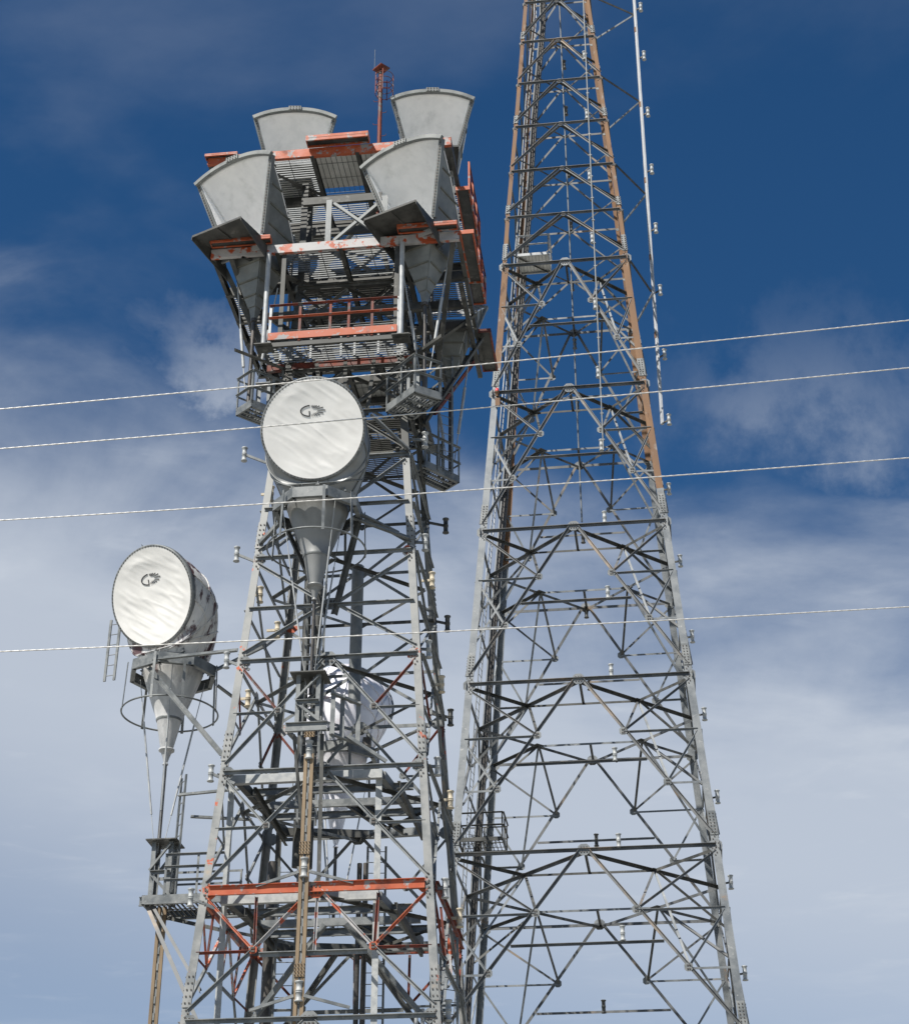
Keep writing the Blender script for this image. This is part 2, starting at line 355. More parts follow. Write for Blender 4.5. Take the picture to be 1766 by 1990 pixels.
# legs
for k, (sx_, sy_) in enumerate(((-1, -1), (1, -1), (1, 1), (-1, 1))):
    brown_from = (46.6, 40.3, 46.0, 41.0)[k]
    mb = MB(); cuts = sorted(set(Z2 + [brown_from]))
    a = 0.30
    for z0, z1 in zip(cuts[:-1], cuts[1:]):
        f = 1.0 if z0 < 50 else 0.66
        A = V((sx_ * w2(z0), sy_ * w2(z0), z0)); B = V((sx_ * w2(z1), sy_ * w2(z1), z1))
        mb.angle(A, B, (-sx_, 0, 0), (0, -sy_, 0), a * f, 0.03, None, 1 if z0 >= brown_from - 0.01 else 0)
    for z in Z2[1:-1]:
        f = 1.0 if z < 52 else 0.66; big = z < 54
        for nrm, right in (((0, sy_, 0), (-sx_, 0, 0)), ((sx_, 0, 0), (0, -sy_, 0))):
            nrm, right = V(nrm), V(right); ww = w2(z)
            base = V((sx_ * ww, sy_ * ww, z))
            dn = (V((sx_ * w2(z + 1), sy_ * w2(z + 1), z + 1)) - base).normalized()
            c = base + right * (a * f / 2)
            # splice plate just above the joint, bolts on plate and joint
            if big or Z2.index(z) % 2 == 0:
                s0, s1 = (0.35, 1.35) if big else (0.25, 0.8)
                p0, p1 = c + dn * s0, c + dn * s1
                mb.box((p0 + p1) / 2 + nrm * 0.012, a * f * 0.98, 0.03, s1 - s0, 2, right, nrm, dn)
                mb.bolts((p0 + p1) / 2 + nrm * 0.028, right, dn, nrm, 7 if big else 5, 2, 0.13, 0.13, 0.02, 3)
            mb.bolts(c - dn * 0.05 + nrm * 0.002, right, dn, nrm, 4 if big else 2, 1, 0.2, 0.22, 0.021, 3)
            mb.bolts(c + right * 0.07 - dn * 0.15 + nrm * 0.002, right, dn, nrm, 4 if big else 2, 1, 0.2, 0.22, 0.021, 3)
    part('leg', mb, t2, [GALVT2, BROWN, GALV, BOLT])
def hbeam(M, face, zA, uA, uB, w, a, mats, name, off=0.0, t=0.02, flip=False):
    no = V(FACES[face][0])
    M.add(name, MB().angle(fpt(face, uA, zA, w, off), fpt(face, uB, zA, w, off), no, -UP if not flip else UP, a * 0.8, t, a), mats)
def dbrace(M, face, P, Q, a, mats, name, t=0.018):
    no = V(FACES[face][0]); d = (Q - P).normalized(); up = no.cross(d)
    if up.z > 0: up = -up
    M.add(name, MB().angle(P - up * a / 2, Q - up * a / 2, up, no, a, t, a * 0.75), mats)
def gusset(M, face, p, sz, mats, off=0.03, name='gusset_plate', bolts=6):
    no, ri = V(FACES[face][0]), V(FACES[face][1])
    q = p + no * off; h = sz / 2
    mb = MB().plate([q + ri * x * h + UP * y * h for x, y in ((-1, -.5), (-.45, -1), (.45, -1), (1, -.5), (1, .55), (.5, 1), (-.5, 1), (-1, .55))], no, 0.018)
    mb.bolts(q + no * 0.02, ri, UP, no, 2, bolts // 2, sz * 0.24, sz * 0.4, 0.024, 1)
    M.add(name, mb, mats)
for li in range(1, len(Z2)):
    zb, zt, wb, wt = Z2[li - 1], Z2[li], W2[li - 1], W2[li]
    big = zt <= 54
    a = 0.125 if big else 0.105
    for fc in range(4):
        hbeam(M2, fc, zt, -0.97, 0.97, wt, a + 0.01, BRACE2, 'horizontal_beam')
        ap = fpt(fc, 0, zt - 0.1, w2(zt - 0.1), 0.02)
        for s in (-1, 1):
            ft = fpt(fc, s * 0.97, zb + 0.35, w2(zb + 0.35), 0.02)
            st = V(FACES[fc][1]) * s * 0.18
            dbrace(M2, fc, ap + st, ft, a, BRACE2, 'diagonal_brace')
            if big:
                J = [ap.lerp(ft, q) for q in (0.345, 0.672)]
                Lg = [fpt(fc, s * 0.97, J[i].z, w2(J[i].z), 0.04) for i in (0, 1)]
                top = fpt(fc, s * 0.97, zt - 0.3, w2(zt - 0.3), 0.04)
                M = M2
                dbrace(M, fc, top, J[0], 0.09, BRACE2, 'subdivision_diagonal')
                dbrace(M, fc, Lg[0] - UP * 0.12, J[1], 0.09, GALVT2, 'subdivision_diagonal')
                for i in (0, 1):
                    no = V(FACES[fc][0])
                    M.add('subdivision_strut', MB().angle(Lg[i], J[i], no if i == 0 else -no, -UP, 0.08, 0.014, 0.085), GALVT2)
                    gusset(M, fc, J[i], 0.32, [GALV, BOLT], 0.035, 'gusset_plate', 4)
        if big:
            zi = zb + (zt - zb) * 0.50; q = (zt - 0.1 - zi) / (zt - 0.1 - zb - 0.35); wi = w2(zi)
            ui = 0.97 * q * w2(zb) / wi
            hbeam(M2, fc, zi, -ui, ui, wi, 0.105, BRACE2, 'inner_tie', 0.05)
        gusset(M2, fc, fpt(fc, 0, zt - 0.05, w2(zt)), 0.46 if big else 0.26, [GALVT2, BOLT], 0.01)
        for s in (-1, 1):
            gusset(M2, fc, fpt(fc, s * 0.97, zt - 0.1, w2(zt), 0.03), 0.5 if big else 0.24, [GALV if s < 0 else GALVT2, BOLT], 0.005)
    # plan bracing (a diamond joining the face centres, with hip ties in the large panels)
    mids = [fpt(i, 0, zt - 0.12, wt, 0.05) for i in range(4)]
    for i in range(4):
        A, B = mids[i], mids[(i + 1) % 4]; c = (A + B) / 2
        M2.add('plan_brace', MB().angle(A, B, (B - A).cross(UP), -UP, 0.125 if big else 0.085, 0.016), BRACE2 if i % 2 else DARKST)
        if big:
            no, ri = V(FACES[i][0]), V(FACES[i][1]); corner = no * wt * 0.97 + ri * wt * 0.97 + V((0, 0, zt - 0.12))
            M2.add('corner_tie', MB().angle(corner, c, (c - corner).cross(UP), -UP, 0.12, 0.016), DARKST)
            M2.add('node_plate', MB().box(c - UP * 0.03, 0.42, 0.42, 0.02, 0, (B - A).normalized(), (B - A).normalized().cross(UP)), DARKST)
            ap0 = fpt(i, 0, zt - 0.1, wt, 0.02); ft = fpt(i, 0.97, zb + 0.35, wb, 0.02); J1 = ap0.lerp(ft, 0.345)
            M2.add('hip_strut', MB().angle(c, J1, (1, 0, 0), (0, 1, 0), 0.1, 0.014), BRACE2)
            n2f = (i + 1) % 4; ap1 = fpt(n2f, 0, zt - 0.1, wt, 0.02); ft1 = fpt(n2f, -0.97, zb + 0.35, wb, 0.02); J2 = ap1.lerp(ft1, 0.345)
            M2.add('hip_strut', MB().angle(c, J2, (1, 0, 0), (0, 1, 0), 0.1, 0.014), DARKST)
            J3 = ap0.lerp(ft, 0.672)
            M2.add('hip_strut', MB().angle(c, J3, (0, 1, 0), (1, 0, 0), 0.09, 0.014), GALVT2)
    if big:
        cm = [(mids[i] + mids[(i + 1) % 4]) / 2 for i in range(4)]
        for a_, b_ in ((3, 0), (1, 2)):
            M2.add('cross_tie', MB().angle(cm[a_], cm[b_], (0, 1, 0), -UP, 0.095, 0.014), GALVT2 if a_ == 1 else DARKST)
        for i in (0, 2):
            M2.add('cross_tie', MB().angle(mids[i], (cm[3] + cm[0]) / 2 if i == 0 else (cm[1] + cm[2]) / 2, (1, 0, 0), -UP, 0.1, 0.014), DARKST)
M2.flush(t2, 2)
for sx_ in (-1, 1):
    for sy_ in (-1, 1):
        part('footing', MB().box((sx_ * 7.0, sy_ * 7.0, 0.1), 1.8, 1.8, 0.5), t2, CONC)

# ladder up the left side of the tower
def ladder(name, label, fr, pts, along, width, mats, step=0.3, loc=None, group=None, rail=0.035, rung=0.012):
    loc = loc or pts[0]
    root = thing(name, label, 'ladder', fr, loc, group)
    al = V(along).normalized(); pts = [V(p) for p in pts]
    for s in (-1, 1):
        mb = MB()
        for A, B in zip(pts[:-1], pts[1:]): mb.bar(A + al * s * width / 2, B + al * s * width / 2, rail, rail * 1.8, al)
        part('side_rail', mb, root, mats)
    mem = Members()
    for A, B in zip(pts[:-1], pts[1:]):
        k = max(1, int((B - A).length / step))
        for i in range(k): c = A.lerp(B, (i + 0.5) / k); mem.add('rung', MB().tube(c - al * width / 2, c + al * width / 2, rung, 5, caps=False), mats)
    mem.flush(root, fr)
    return root
LAD2 = [(-6.3, 0.1, 10.0), (-5.28, 0.1, 25.3), (-4.35, 0.2, 37.4), (-3.86, 1.0, 44.1), (-3.3, 1.5, 51.3), (-2.5, 1.35, 60.1), (-1.95, 1.1, 67.5), (-1.35, 0.88, 73.5), (-1.2, 0.8, 80)]
ladder('tower_ladder', 'long ladder climbing the left side of the tall right tower', 2, LAD2, (0.15, 1, 0), 0.5, GALVT2, 0.32, loc=(-6.3, 0.1, 10.0))
mb = MB()
for A, B in zip(LAD2[:-1], LAD2[1:]): mb.bar(V(A) + V((0.35, 0.75, 0)), V(B) + V((0.35, 0.75, 0)), 0.34, 0.1, (0, 1, 0))
single('cable_tray', mb, GALVT2, 'grey cable tray running up beside the ladder in the right tower', 'cable tray', 2, (-6.0, 0.9, 10))
mb = MB()
for k in range(3):
    for A, B in zip(LAD2[:-1], LAD2[1:]): mb.tube(V(A) + V((0.28 + 0.1 * k, 0.62, 0)), V(B) + V((0.28 + 0.1 * k, 0.62, 0)), 0.035, 6, caps=False)
single('feeder_cables', mb, PIPED, 'dark bundle of feeder cables clipped to the tray in the right tower', 'cables', 2, (-6.0, 0.8, 10))

def railing_box(root, corners, z, h, mats, post=0.06, rails=(0.5, 1.0), toe=0.0, per=1.4, toemat=None, sides=None, name='railing'):
    k = len(corners)
    for i in range(k):
        if sides is not None and i not in sides: continue
        A, B = V((*corners[i], z)), V((*corners[(i + 1) % k], z)); d = (B - A); L = d.length; d.normalize(); o = d.cross(UP)
        nn = max(1, round(L / per)); mb = MB()
        for j in range(nn + 1):
            c = A + d * (L * j / nn)
            mb.angle(c, c + UP * h, d if j < nn else -d, -o, post, 0.012)
        for q in rails: mb.angle(A + UP * (h * q), B + UP * (h * q), -UP, o, post, 0.012)
        part(name, mb, root, mats)
        if toe: part('toe_board', MB().bar(A + UP * (toe / 2) + o * 0.02, B + UP * (toe / 2) + o * 0.02, 0.02, toe, UP), root, toemat or mats)
def grate(mb, x0, x1, y0, y1, z, sp=0.11, bw=0.025, hh=0.035, along='x', m=0, cross=0.55):
    if along == 'x':
        k = int((y1 - y0) / sp)
        for i in range(k + 1): mb.box(((x0 + x1) / 2, y0 + (y1 - y0) * i / k, z), x1 - x0, bw, hh, m)
        k = max(1, int((x1 - x0) / cross))
        for i in range(k + 1): mb.box((x0 + (x1 - x0) * i / k, (y0 + y1) / 2, z - 0.004), bw, y1 - y0, hh * 0.6, m)
    else:
        k = int((x1 - x0) / sp)
        for i in range(k + 1): mb.box((x0 + (x1 - x0) * i / k, (y0 + y1) / 2, z), bw, y1 - y0, hh, m)
        k = max(1, int((y1 - y0) / cross))
        for i in range(k + 1): mb.box(((x0 + x1) / 2, y0 + (y1 - y0) * i / k, z - 0.004), x1 - x0, bw, hh * 0.6, m)
    return mb
def rect_platform(name, label, fr, x0, x1, y0, y1, z, mats, railmats, solid=None, sides=None, h=1.1):
    r = thing(name, label, 'platform', fr, ((x0 + x1) / 2, (y0 + y1) / 2, z))
    for A, B in (((x0, y0), (x1, y0)), ((x1, y0), (x1, y1)), ((x1, y1), (x0, y1)), ((x0, y1), (x0, y0))):
        part('frame_beam', MB().chan((*A, z - 0.08), (*B, z - 0.08), V((B[0] - A[0], B[1] - A[1], 0)).cross(UP) * -1, 0.16, 0.06), r, mats)
    if solid: part('deck_plate', MB().box(((x0 + x1) / 2, (y0 + y1) / 2, z - 0.02), x1 - x0 - 0.1, y1 - y0 - 0.1, 0.02), r, solid)
    part('grating', grate(MB(), x0 + 0.05, x1 - 0.05, y0 + 0.05, y1 - 0.05, z - 0.06, 0.16, 0.025, 0.04, 'y'), r, mats)
    railing_box(r, ((x0, y0), (x1, y0), (x1, y1), (x0, y1)), z, h, railmats, 0.06, (0.5, 1.0), 0.0, 1.2, None, sides)
    return r
rect_platform('work_platform', 'small pale railed platform high inside the right tower', 2, -2.55, -0.95, 0.1, 1.7, 56.75, PIPEW, PIPEW, DECKPL)
r = rect_platform('work_platform', 'small dark railed platform low on the left side of the right tower', 2, -5.6, -3.65, -0.3, 1.6, 26.0, DARKST, DARKST)
mb = MB()
for k in range(60):
    p = V((-4.6 + random.gauss(0, 0.35), 0.5 + random.gauss(0, 0.35), 26.05 + abs(random.gauss(0, 0.09)))); d = V((random.gauss(0, 1), random.gauss(0, 1), random.gauss(0, 0.5))).normalized() * random.uniform(0.2, 0.5)
    mb.tube(p - d, p + d, 0.009, 4, caps=False)
single('twig_nest', mb, DARKST, 'untidy bird nest of twigs on the low dark platform', 'nest', 2, (-4.6, 0.5, 26.0))

# white vertical pole held off the right side
pr = thing('standoff_pole', 'tall white vertical pole held off the right side of the right tower', 'pole', 2, (4.15, 0, 46.0))
mb = MB(); z = 46.0
mb.chan((4.15, -0.1, 46.0), (4.15, -0.1, 82), (1, 0, 0), 0.15, 0.08, 0.02)
mb.tube((4.15, 0, 46), (4.15, 0, 82), 0.085, 10)
part('shaft', mb, pr, POLE)
for zz in (50.9, 55.6, 60.5, 65.6, 70.9, 76): part('joint_sleeve', MB().tube((4.15, 0, zz), (4.15, 0, zz + 0.35), 0.10, 10), pr, BROWN)
for zz in (53.72, 59.88, 66.08, 72.28, 78.4):
    ww = w2(zz)
    for sy_ in (-1, 1):
        part('standoff_arm', MB().angle((ww, sy_ * ww, zz + 0.05), (4.1, 0, zz), (0, 0, -1), (0, 1, 0), 0.11, 0.014), pr, DARKST if sy_ < 0 else GALVT2)

# light conduit on the front face
mb = MB(); cz = [(1.45, -w2(z_) - 0.14, z_) for z_ in (42.4, 46.2, 53.7, 60, 66, 72, 80)]
mb.path(cz, 0.036, 7)
for i in range(26):
    zz = 43 + i * 1.45; mb.box((1.45, -w2(zz) - 0.12, zz), 0.14, 0.1, 0.06)
single('riser_conduit', mb, GALV, 'pale thin conduit running up the front face of the right tower', 'conduit', 2, (1.45, -4, 42.4))
mb = MB(); mb.path([(0.0, w2(z_) - 0.1, z_) for z_ in (43.0, 46.2, 53.7, 60, 66, 72, 80)], 0.045, 6)
single('riser_conduit', mb, GALVT2, 'thin grey conduit up the centre of the rear face of the right tower', 'conduit', 2, (0, 3.7, 43))

mb = MB(); mb.path([(-2.6 + 2.9 * t / 14, -w2(45.6) + 0.05, 46.0 - 0.75 * sin(pi * t / 14) ** 0.8) for t in range(15)], 0.016, 5)
single('slack_wire', mb, PIPED, 'slack dark wire drooping under a front beam of the right tower', 'wire', 2, (-2.6, -3.5, 46.0))
# red obstruction lamp on the front left leg
r = thing('obstruction_lamp', 'tiny red lamp on the front left leg of the right tower', 'lamp', 2, (-3.35, -3.62, 45.9))
part('lens', MB().lathe([(0, 0.26), (0.06, 0.24), (0.085, 0.16), (0.085, 0.08)], (-3.3, -3.72, 46.0), 12), r, REDLENS)
part('base', MB().lathe([(0.095, 0.08), (0.1, 0.0), (0.06, -0.02), (0.06, -0.2)], (-3.3, -3.72, 46.0), 12), r, BROWN)
part('junction_box', MB().box((-3.28, -3.68, 45.5), 0.22, 0.16, 0.4), r, BROWN)

# ------------------------------------------------------------------ flanged spools
def spool_prof(): return [(0, 0.22), (0.088, 0.22), (0.088, 0.195), (0.064, 0.175), (0.062, 0.035), (0.072, 0.03), (0.072, 0.008), (0.062, 0.003), (0.062, -0.003), (0.072, -0.008), (0.072, -0.03), (0.062, -0.035), (0.064, -0.175), (0.088, -0.195), (0.088, -0.22), (0, -0.22)]
def make_spool(name, label, fr, loc, arm, grp, m=SPOOLW, scale=1.0, armm=None):
    r = thing(name, label, 'spool', fr, loc, grp); L = V(loc)
    part('barrel', MB().lathe([(a * scale, b * scale) for a, b in spool_prof()], L, 16), r, m)
    if V(arm).length > 0.01:
        d = V(arm); s = d.normalized() * 0.05 * scale
        part('bracket_arm', MB().bar(L + s, L + d, 0.05, 0.07), r, armm or m)
    return r
SW = 1.28
# up the white pole
first = None
ordn = ['topmost', 'second from the top', 'third from the top', 'fourth from the top', 'fifth from the top', 'sixth from the top', 'seventh from the top', 'lowest', ]
for i, z_ in enumerate((72.6, 69.08, 65.13, 61.3, 57.5, 53.67, 49.86, 46.15)):
    lab = 'white spool on the tall white pole, %s of its row' % ordn[i]
    if first is None: first = make_spool('flanged_spool', lab, 2, (4.48, -0.12, z_), (-0.28, 0.1, -0.1), 'spools on the white pole', SPOOLW, SW, DARKST)
    else: dup(first, 2, (4.48, -0.12, z_), lab, 'spools on the white pole')
ordn = ['topmost', 'second from the top', 'third from the top', 'fourth from the top', 'fifth from the top', 'sixth from the top', 'lowest in view']
first = None
for i, z_ in enumerate((41.58, 37.83, 34.08, 30.42, 26.71, 23.08, 19.41)):
    lab = 'grey spool outside the right leg, %s of its row' % ordn[i]
    loc = (w2(z_) + 0.36, -w2(z_) * 0.4, z_)
    if first is None: first = make_spool('flanged_spool', lab, 2, loc, (-0.34, 0.0, -0.05), 'spools outside the right leg', SPOOLW, SW, DARKST)
    else: dup(first, 2, loc, lab, 'spools outside the right leg')
numw = ['first', 'second', 'third', 'fourth', 'fifth', 'sixth', 'seventh', 'eighth', 'ninth', 'tenth', 'eleventh', 'twelfth', 'thirteenth', 'fourteenth']
first = None
for i, z_ in enumerate((67.64, 63.37, 59.15, 55.03, 50.94, 46.89, 42.79, 38.95, 35.16, 31.43, 27.64, 23.96, 20.25)):
    loc = (1.36, -w2(z_) + 0.02, z_)
    lab = 'pale front face spool of the right tower, %s from the top' % numw[i]
    if first is None: first = make_spool('flanged_spool', lab, 2, loc, (0.06, 0.16, -0.28), 'spools on the front face', SPOOLW, SW, DARKST)
    else: dup(first, 2, loc, lab, 'spools on the front face')
first = None
for i, z_ in enumerate((70.79, 67.65, 63.58, 60.15, 56.52, 53.03, 49.41, 42.23, 38.36, 34.77, 27.41, 20.13)):
    loc = (0.02 + 0.08 * (z_ > 60), w2(z_) + 0.02, z_)
    lab = 'dark rear face spool of the right tower, %s from the top' % numw[i]
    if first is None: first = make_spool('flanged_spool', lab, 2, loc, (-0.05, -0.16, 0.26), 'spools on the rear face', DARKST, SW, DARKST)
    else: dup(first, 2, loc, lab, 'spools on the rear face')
#PART3
# ================================================================== left-hand tower
PH = 3.164
Z1 = [0.2] + [11.449 + PH * k for k in range(-2, 8)]
w1 = lambda z: 3.083 - 0.217 * (z - 11.449) / PH if z < 33.6 else 1.564
TOPZ = 37.6
t1 = thing('lattice_tower', 'left lattice tower with orange beams crowned by horn antennas', 'tower', 1, (0, 0, 0))
M1 = Members()
for sx_, sy_ in ((-1, -1), (1, -1), (1, 1), (-1, 1)):
    mb = MB(); a = 0.20
    cuts = Z1 + [TOPZ]
    for z0, z1 in zip(cuts[:-1], cuts[1:]):
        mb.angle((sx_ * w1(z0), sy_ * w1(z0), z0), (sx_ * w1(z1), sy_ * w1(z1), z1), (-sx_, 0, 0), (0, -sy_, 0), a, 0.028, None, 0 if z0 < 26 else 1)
    for z in Z1[1:]:
        for nrm, right in (((0, sy_, 0), (-sx_, 0, 0)), ((sx_, 0, 0), (0, -sy_, 0))):
            nrm, right = V(nrm), V(right); ww = w1(z); base = V((sx_ * ww, sy_ * ww, z))
            dn = (V((sx_ * w1(z + 1), sy_ * w1(z + 1), z + 1)) - base).normalized(); c = base + right * (a / 2)
            if Z1.index(z) % 2 == 1:
                p0, p1 = c + dn * 0.3, c + dn * 1.15
                mb.box((p0 + p1) / 2 + nrm * 0.01, a * 0.97, 0.026, 0.85, 0, right, nrm, dn)
                mb.bolts((p0 + p1) / 2 + nrm * 0.024, right, dn, nrm, 5, 2, 0.10, 0.16, 0.0145, 2)
            mb.bolts(c - dn * 0.02, right, dn, nrm, 4, 1, 0.2, 0.17, 0.0155, 2)
            mb.bolts(c + right * 0.055 - dn * 0.1, right, dn, nrm, 4, 1, 0.2, 0.17, 0.0155, 2)
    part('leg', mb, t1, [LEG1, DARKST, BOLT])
def orange_at(z): return ORG if abs(z - 14.61) < 0.3 else None
for li in range(1, len(Z1)):
    zb, zt = Z1[li - 1], Z1[li]; wb, wt = w1(zb), w1(zt)
    kind = 'X' if zt > 21 else 'A'
    top = zt > 28
    a = 0.088
    for fc in range(4):
        no, ri = V(FACES[fc][0]), V(FACES[fc][1])
        red = abs(zt - 14.61) < 0.2
        redp = abs(zb - 11.449) < 0.2
        if red:
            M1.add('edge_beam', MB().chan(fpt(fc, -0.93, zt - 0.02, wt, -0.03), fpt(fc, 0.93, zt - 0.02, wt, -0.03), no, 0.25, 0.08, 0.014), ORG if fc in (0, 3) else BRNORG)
        elif kind == 'A':
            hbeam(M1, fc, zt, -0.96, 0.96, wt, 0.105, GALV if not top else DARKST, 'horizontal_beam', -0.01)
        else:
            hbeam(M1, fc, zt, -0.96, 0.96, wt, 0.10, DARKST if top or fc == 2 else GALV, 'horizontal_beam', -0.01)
        if kind == 'A':
            ap = fpt(fc, 0, zt - 0.1, w1(zt - 0.1), 0.02)
            for s in (-1, 1):
                ft = fpt(fc, s * 0.95, zb + 0.22, w1(zb + 0.22), 0.02)
                J = ap.lerp(ft, 0.5); Lg = fpt(fc, s * 0.96, J.z, w1(J.z), 0.045); tp = fpt(fc, s * 0.96, zt - 0.15, w1(zt - 0.15), 0.045)
                if redp and fc in (0, 3):
                    dbrace(M1, fc, ap + ri * s * 0.12, J, a, ORGF, 'diagonal_brace'); dbrace(M1, fc, J, ft, a, GALV, 'diagonal_brace')
                else: dbrace(M1, fc, ap + ri * s * 0.12, ft, a, GALV, 'diagonal_brace')
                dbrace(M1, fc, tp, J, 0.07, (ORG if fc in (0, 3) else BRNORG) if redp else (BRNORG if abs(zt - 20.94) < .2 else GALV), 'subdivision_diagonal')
                M1.add('subdivision_strut', MB().angle(Lg, J, no, -UP, 0.055, 0.012, 0.065), BRNORG if redp and fc in (0, 3) else GALV)
                gusset(M1, fc, J, 0.2, [ORG if redp and fc == 0 else GALV, BOLT], 0.03, 'gusset_plate', 4)
                if redp:
                    q = fpt(fc, s * 0.52, zt - 0.2, w1(zt - 0.2), 0.04)
                    M1.add('hanger', MB().angle(q, J + UP * 0.1, ri, no, 0.065, 0.012), BRNORG)
            if redp:
                zc = (zb + zt) / 2; wc = w1(zc)
                hbeam(M1, fc, zc, -0.44, 0.44, wc, 0.11, GALV, 'inner_tie', 0.05)
                M1.add('hanger', MB().angle(fpt(fc, 0, zt - 0.2, wt, 0.05), fpt(fc, 0, zc, wc, 0.05), ri, no, 0.065, 0.012), ORGF)
        else:
            zc = (zb + zt) / 2; wc = w1(zc)
            X0 = fpt(fc, 0, zc, wc, 0.02)
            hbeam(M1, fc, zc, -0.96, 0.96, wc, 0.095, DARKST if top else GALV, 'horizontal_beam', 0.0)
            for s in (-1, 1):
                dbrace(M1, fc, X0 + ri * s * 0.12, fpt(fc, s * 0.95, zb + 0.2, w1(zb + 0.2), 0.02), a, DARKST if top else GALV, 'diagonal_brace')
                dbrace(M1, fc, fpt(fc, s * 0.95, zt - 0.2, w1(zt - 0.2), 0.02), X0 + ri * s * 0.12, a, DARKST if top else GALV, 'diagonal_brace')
            gusset(M1, fc, X0, 0.34, [GALV, BOLT], 0.012)
        gm = {14.6: ORG, 20.9: ORGF, 24.1: ORGF}.get(round(zt, 1), GALV)
        if abs(zt - 14.61) < .3: gm = ORG
        elif abs(zt - 20.94) < .2: gm = ORGF
        for s in (-1, 1):
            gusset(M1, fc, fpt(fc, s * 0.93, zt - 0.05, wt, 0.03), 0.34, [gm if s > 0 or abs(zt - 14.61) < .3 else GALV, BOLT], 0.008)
        if kind == 'A': gusset(M1, fc, fpt(fc, 0, zt - 0.08, wt), 0.4, [GALV if not red else ORG, BOLT], 0.012)
    mids = [fpt(i, 0, zt - 0.15, wt, 0.05) for i in range(4)]
    for i in range(4):
        A, B = mids[i], mids[(i + 1) % 4]
        M1.add('plan_brace', MB().angle(A, B, (B - A).cross(UP), -UP, 0.085, 0.012), DARKST if i < 2 else GALV)
# inner framing at two levels (box beams, posts, joists)
for z, m in ((17.75, GALV), (14.55, GALV)):
    x0, x1, y0, y1 = -2.3, 1.42, -2.05 - (0.2 if z < 15 else 0), 2.1
    M1.add('box_beam', MB().bar((x0 - .2, y0, z), (x1 + .02, y0, z), 0.16, 0.23), SPOOLW)
    M1.add('box_beam', MB().bar((x0, y0 + .1, z), (x0 + .35, y1, z), 0.16, 0.22), DARKST)
    M1.add('box_beam', MB().bar((x1, y0 + .1, z), (x1 + .45, y1, z), 0.16, 0.22), GALV)
    M1.add('box_beam', MB().bar((x0 + .3, y1, z), (0.3, y1 + .5, z), 0.16, 0.22), DARKST)
    M1.add('box_beam', MB().bar((0.3, y1 + .5, z), (2.2, y1 + .4, z), 0.16, 0.22), GALV)
    for k, yy in enumerate((-1.1, -0.15, 0.85)):
        M1.add('joist', MB().chan((x0 + .05 * k, yy, z - 0.02), (2.1 + .08 * k, yy, z - 0.02), (0, -1 if k != 1 else 1, 0), 0.2, 0.09, 0.014), GALV)
    for xx in (-1.9, 1.9): M1.add('joist', MB().chan((xx, y0, z - 0.3), (xx * 1.02, y1, z - 0.3), (1 if xx < 0 else -1, 0, 0), 0.2, 0.08, 0.014), DARKST)
    M1.add('joist', MB().chan((0.15, -0.1, z - .03), (0.9, 2.4, z - .03), (1, 0, 0), 0.2, 0.08, 0.014), DARKST)
    M1.add('joist', MB().chan((0.55, -0.1, z - .03), (1.3, 2.4, z - .03), (1, 0, 0), 0.2, 0.08, 0.014), DARKST)
for xx, yy, m in ((1.36, -2.0, SPOOLW), (-2.45, -2.05, SPOOLW), (2.2, 2.2, GALV), (-2.1, 2.1, DARKST)):
    M1.add('inner_post', MB().chan((xx, yy, 10.5), (xx, yy, 17.85), (0, -1 if yy > 0 else 1, 0), 0.01, 0.12, 0.004) if False else MB().angle((xx - .1, yy, 9.0), (xx - .1, yy, 17.9), (1, 0, 0), (0, 1, 0), 0.16, 0.016), m)
for s in (-1, 1):
    M1.add('knee_brace', MB().angle((s * 0.25, -0.3, 14.4), (s * 2.2, 0.3, 12.1), UP, (0, 1, 0), 0.12, 0.014), GALV)
    M1.add('knee_brace', MB().angle((s * 0.35, 2.0, 14.3), (s * 1.9, 2.4, 12.2), UP, (0, 1, 0), 0.12, 0.014), DARKST)
# ---- head frame: three deck levels carried on flared outriggers
def deck_frame(z, hx, y0, y1, fm, sides, ys, xs, depth=0.28):
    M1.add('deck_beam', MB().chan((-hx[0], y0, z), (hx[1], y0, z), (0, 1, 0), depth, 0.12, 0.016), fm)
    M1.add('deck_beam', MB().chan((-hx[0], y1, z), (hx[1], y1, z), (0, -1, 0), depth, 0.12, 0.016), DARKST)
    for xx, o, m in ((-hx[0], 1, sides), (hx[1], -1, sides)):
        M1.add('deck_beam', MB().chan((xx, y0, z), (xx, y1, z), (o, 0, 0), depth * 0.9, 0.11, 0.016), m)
    for yy in ys: M1.add('deck_joist', MB().chan((-hx[0], yy, z - 0.02), (hx[1], yy, z - 0.02), (0, 1, 0), depth, 0.13, 0.018), DARKST)
    for xx in xs: M1.add('deck_joist', MB().chan((xx, y0, z - 0.05), (xx, y1, z - 0.05), (1, 0, 0), depth * 0.75, 0.12, 0.016), DARKST)
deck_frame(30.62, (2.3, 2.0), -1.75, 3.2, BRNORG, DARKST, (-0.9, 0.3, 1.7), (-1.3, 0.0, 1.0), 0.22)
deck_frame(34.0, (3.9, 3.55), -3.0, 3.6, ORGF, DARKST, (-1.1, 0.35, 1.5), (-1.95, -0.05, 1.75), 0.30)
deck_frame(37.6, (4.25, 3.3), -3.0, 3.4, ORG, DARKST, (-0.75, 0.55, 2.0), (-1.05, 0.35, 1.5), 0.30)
deck_frame(32.45, (2.6, 2.5), -1.8, 3.0, DARKST, DARKST, (-0.6, 0.9), (-0.9, 0.9), 0.26)
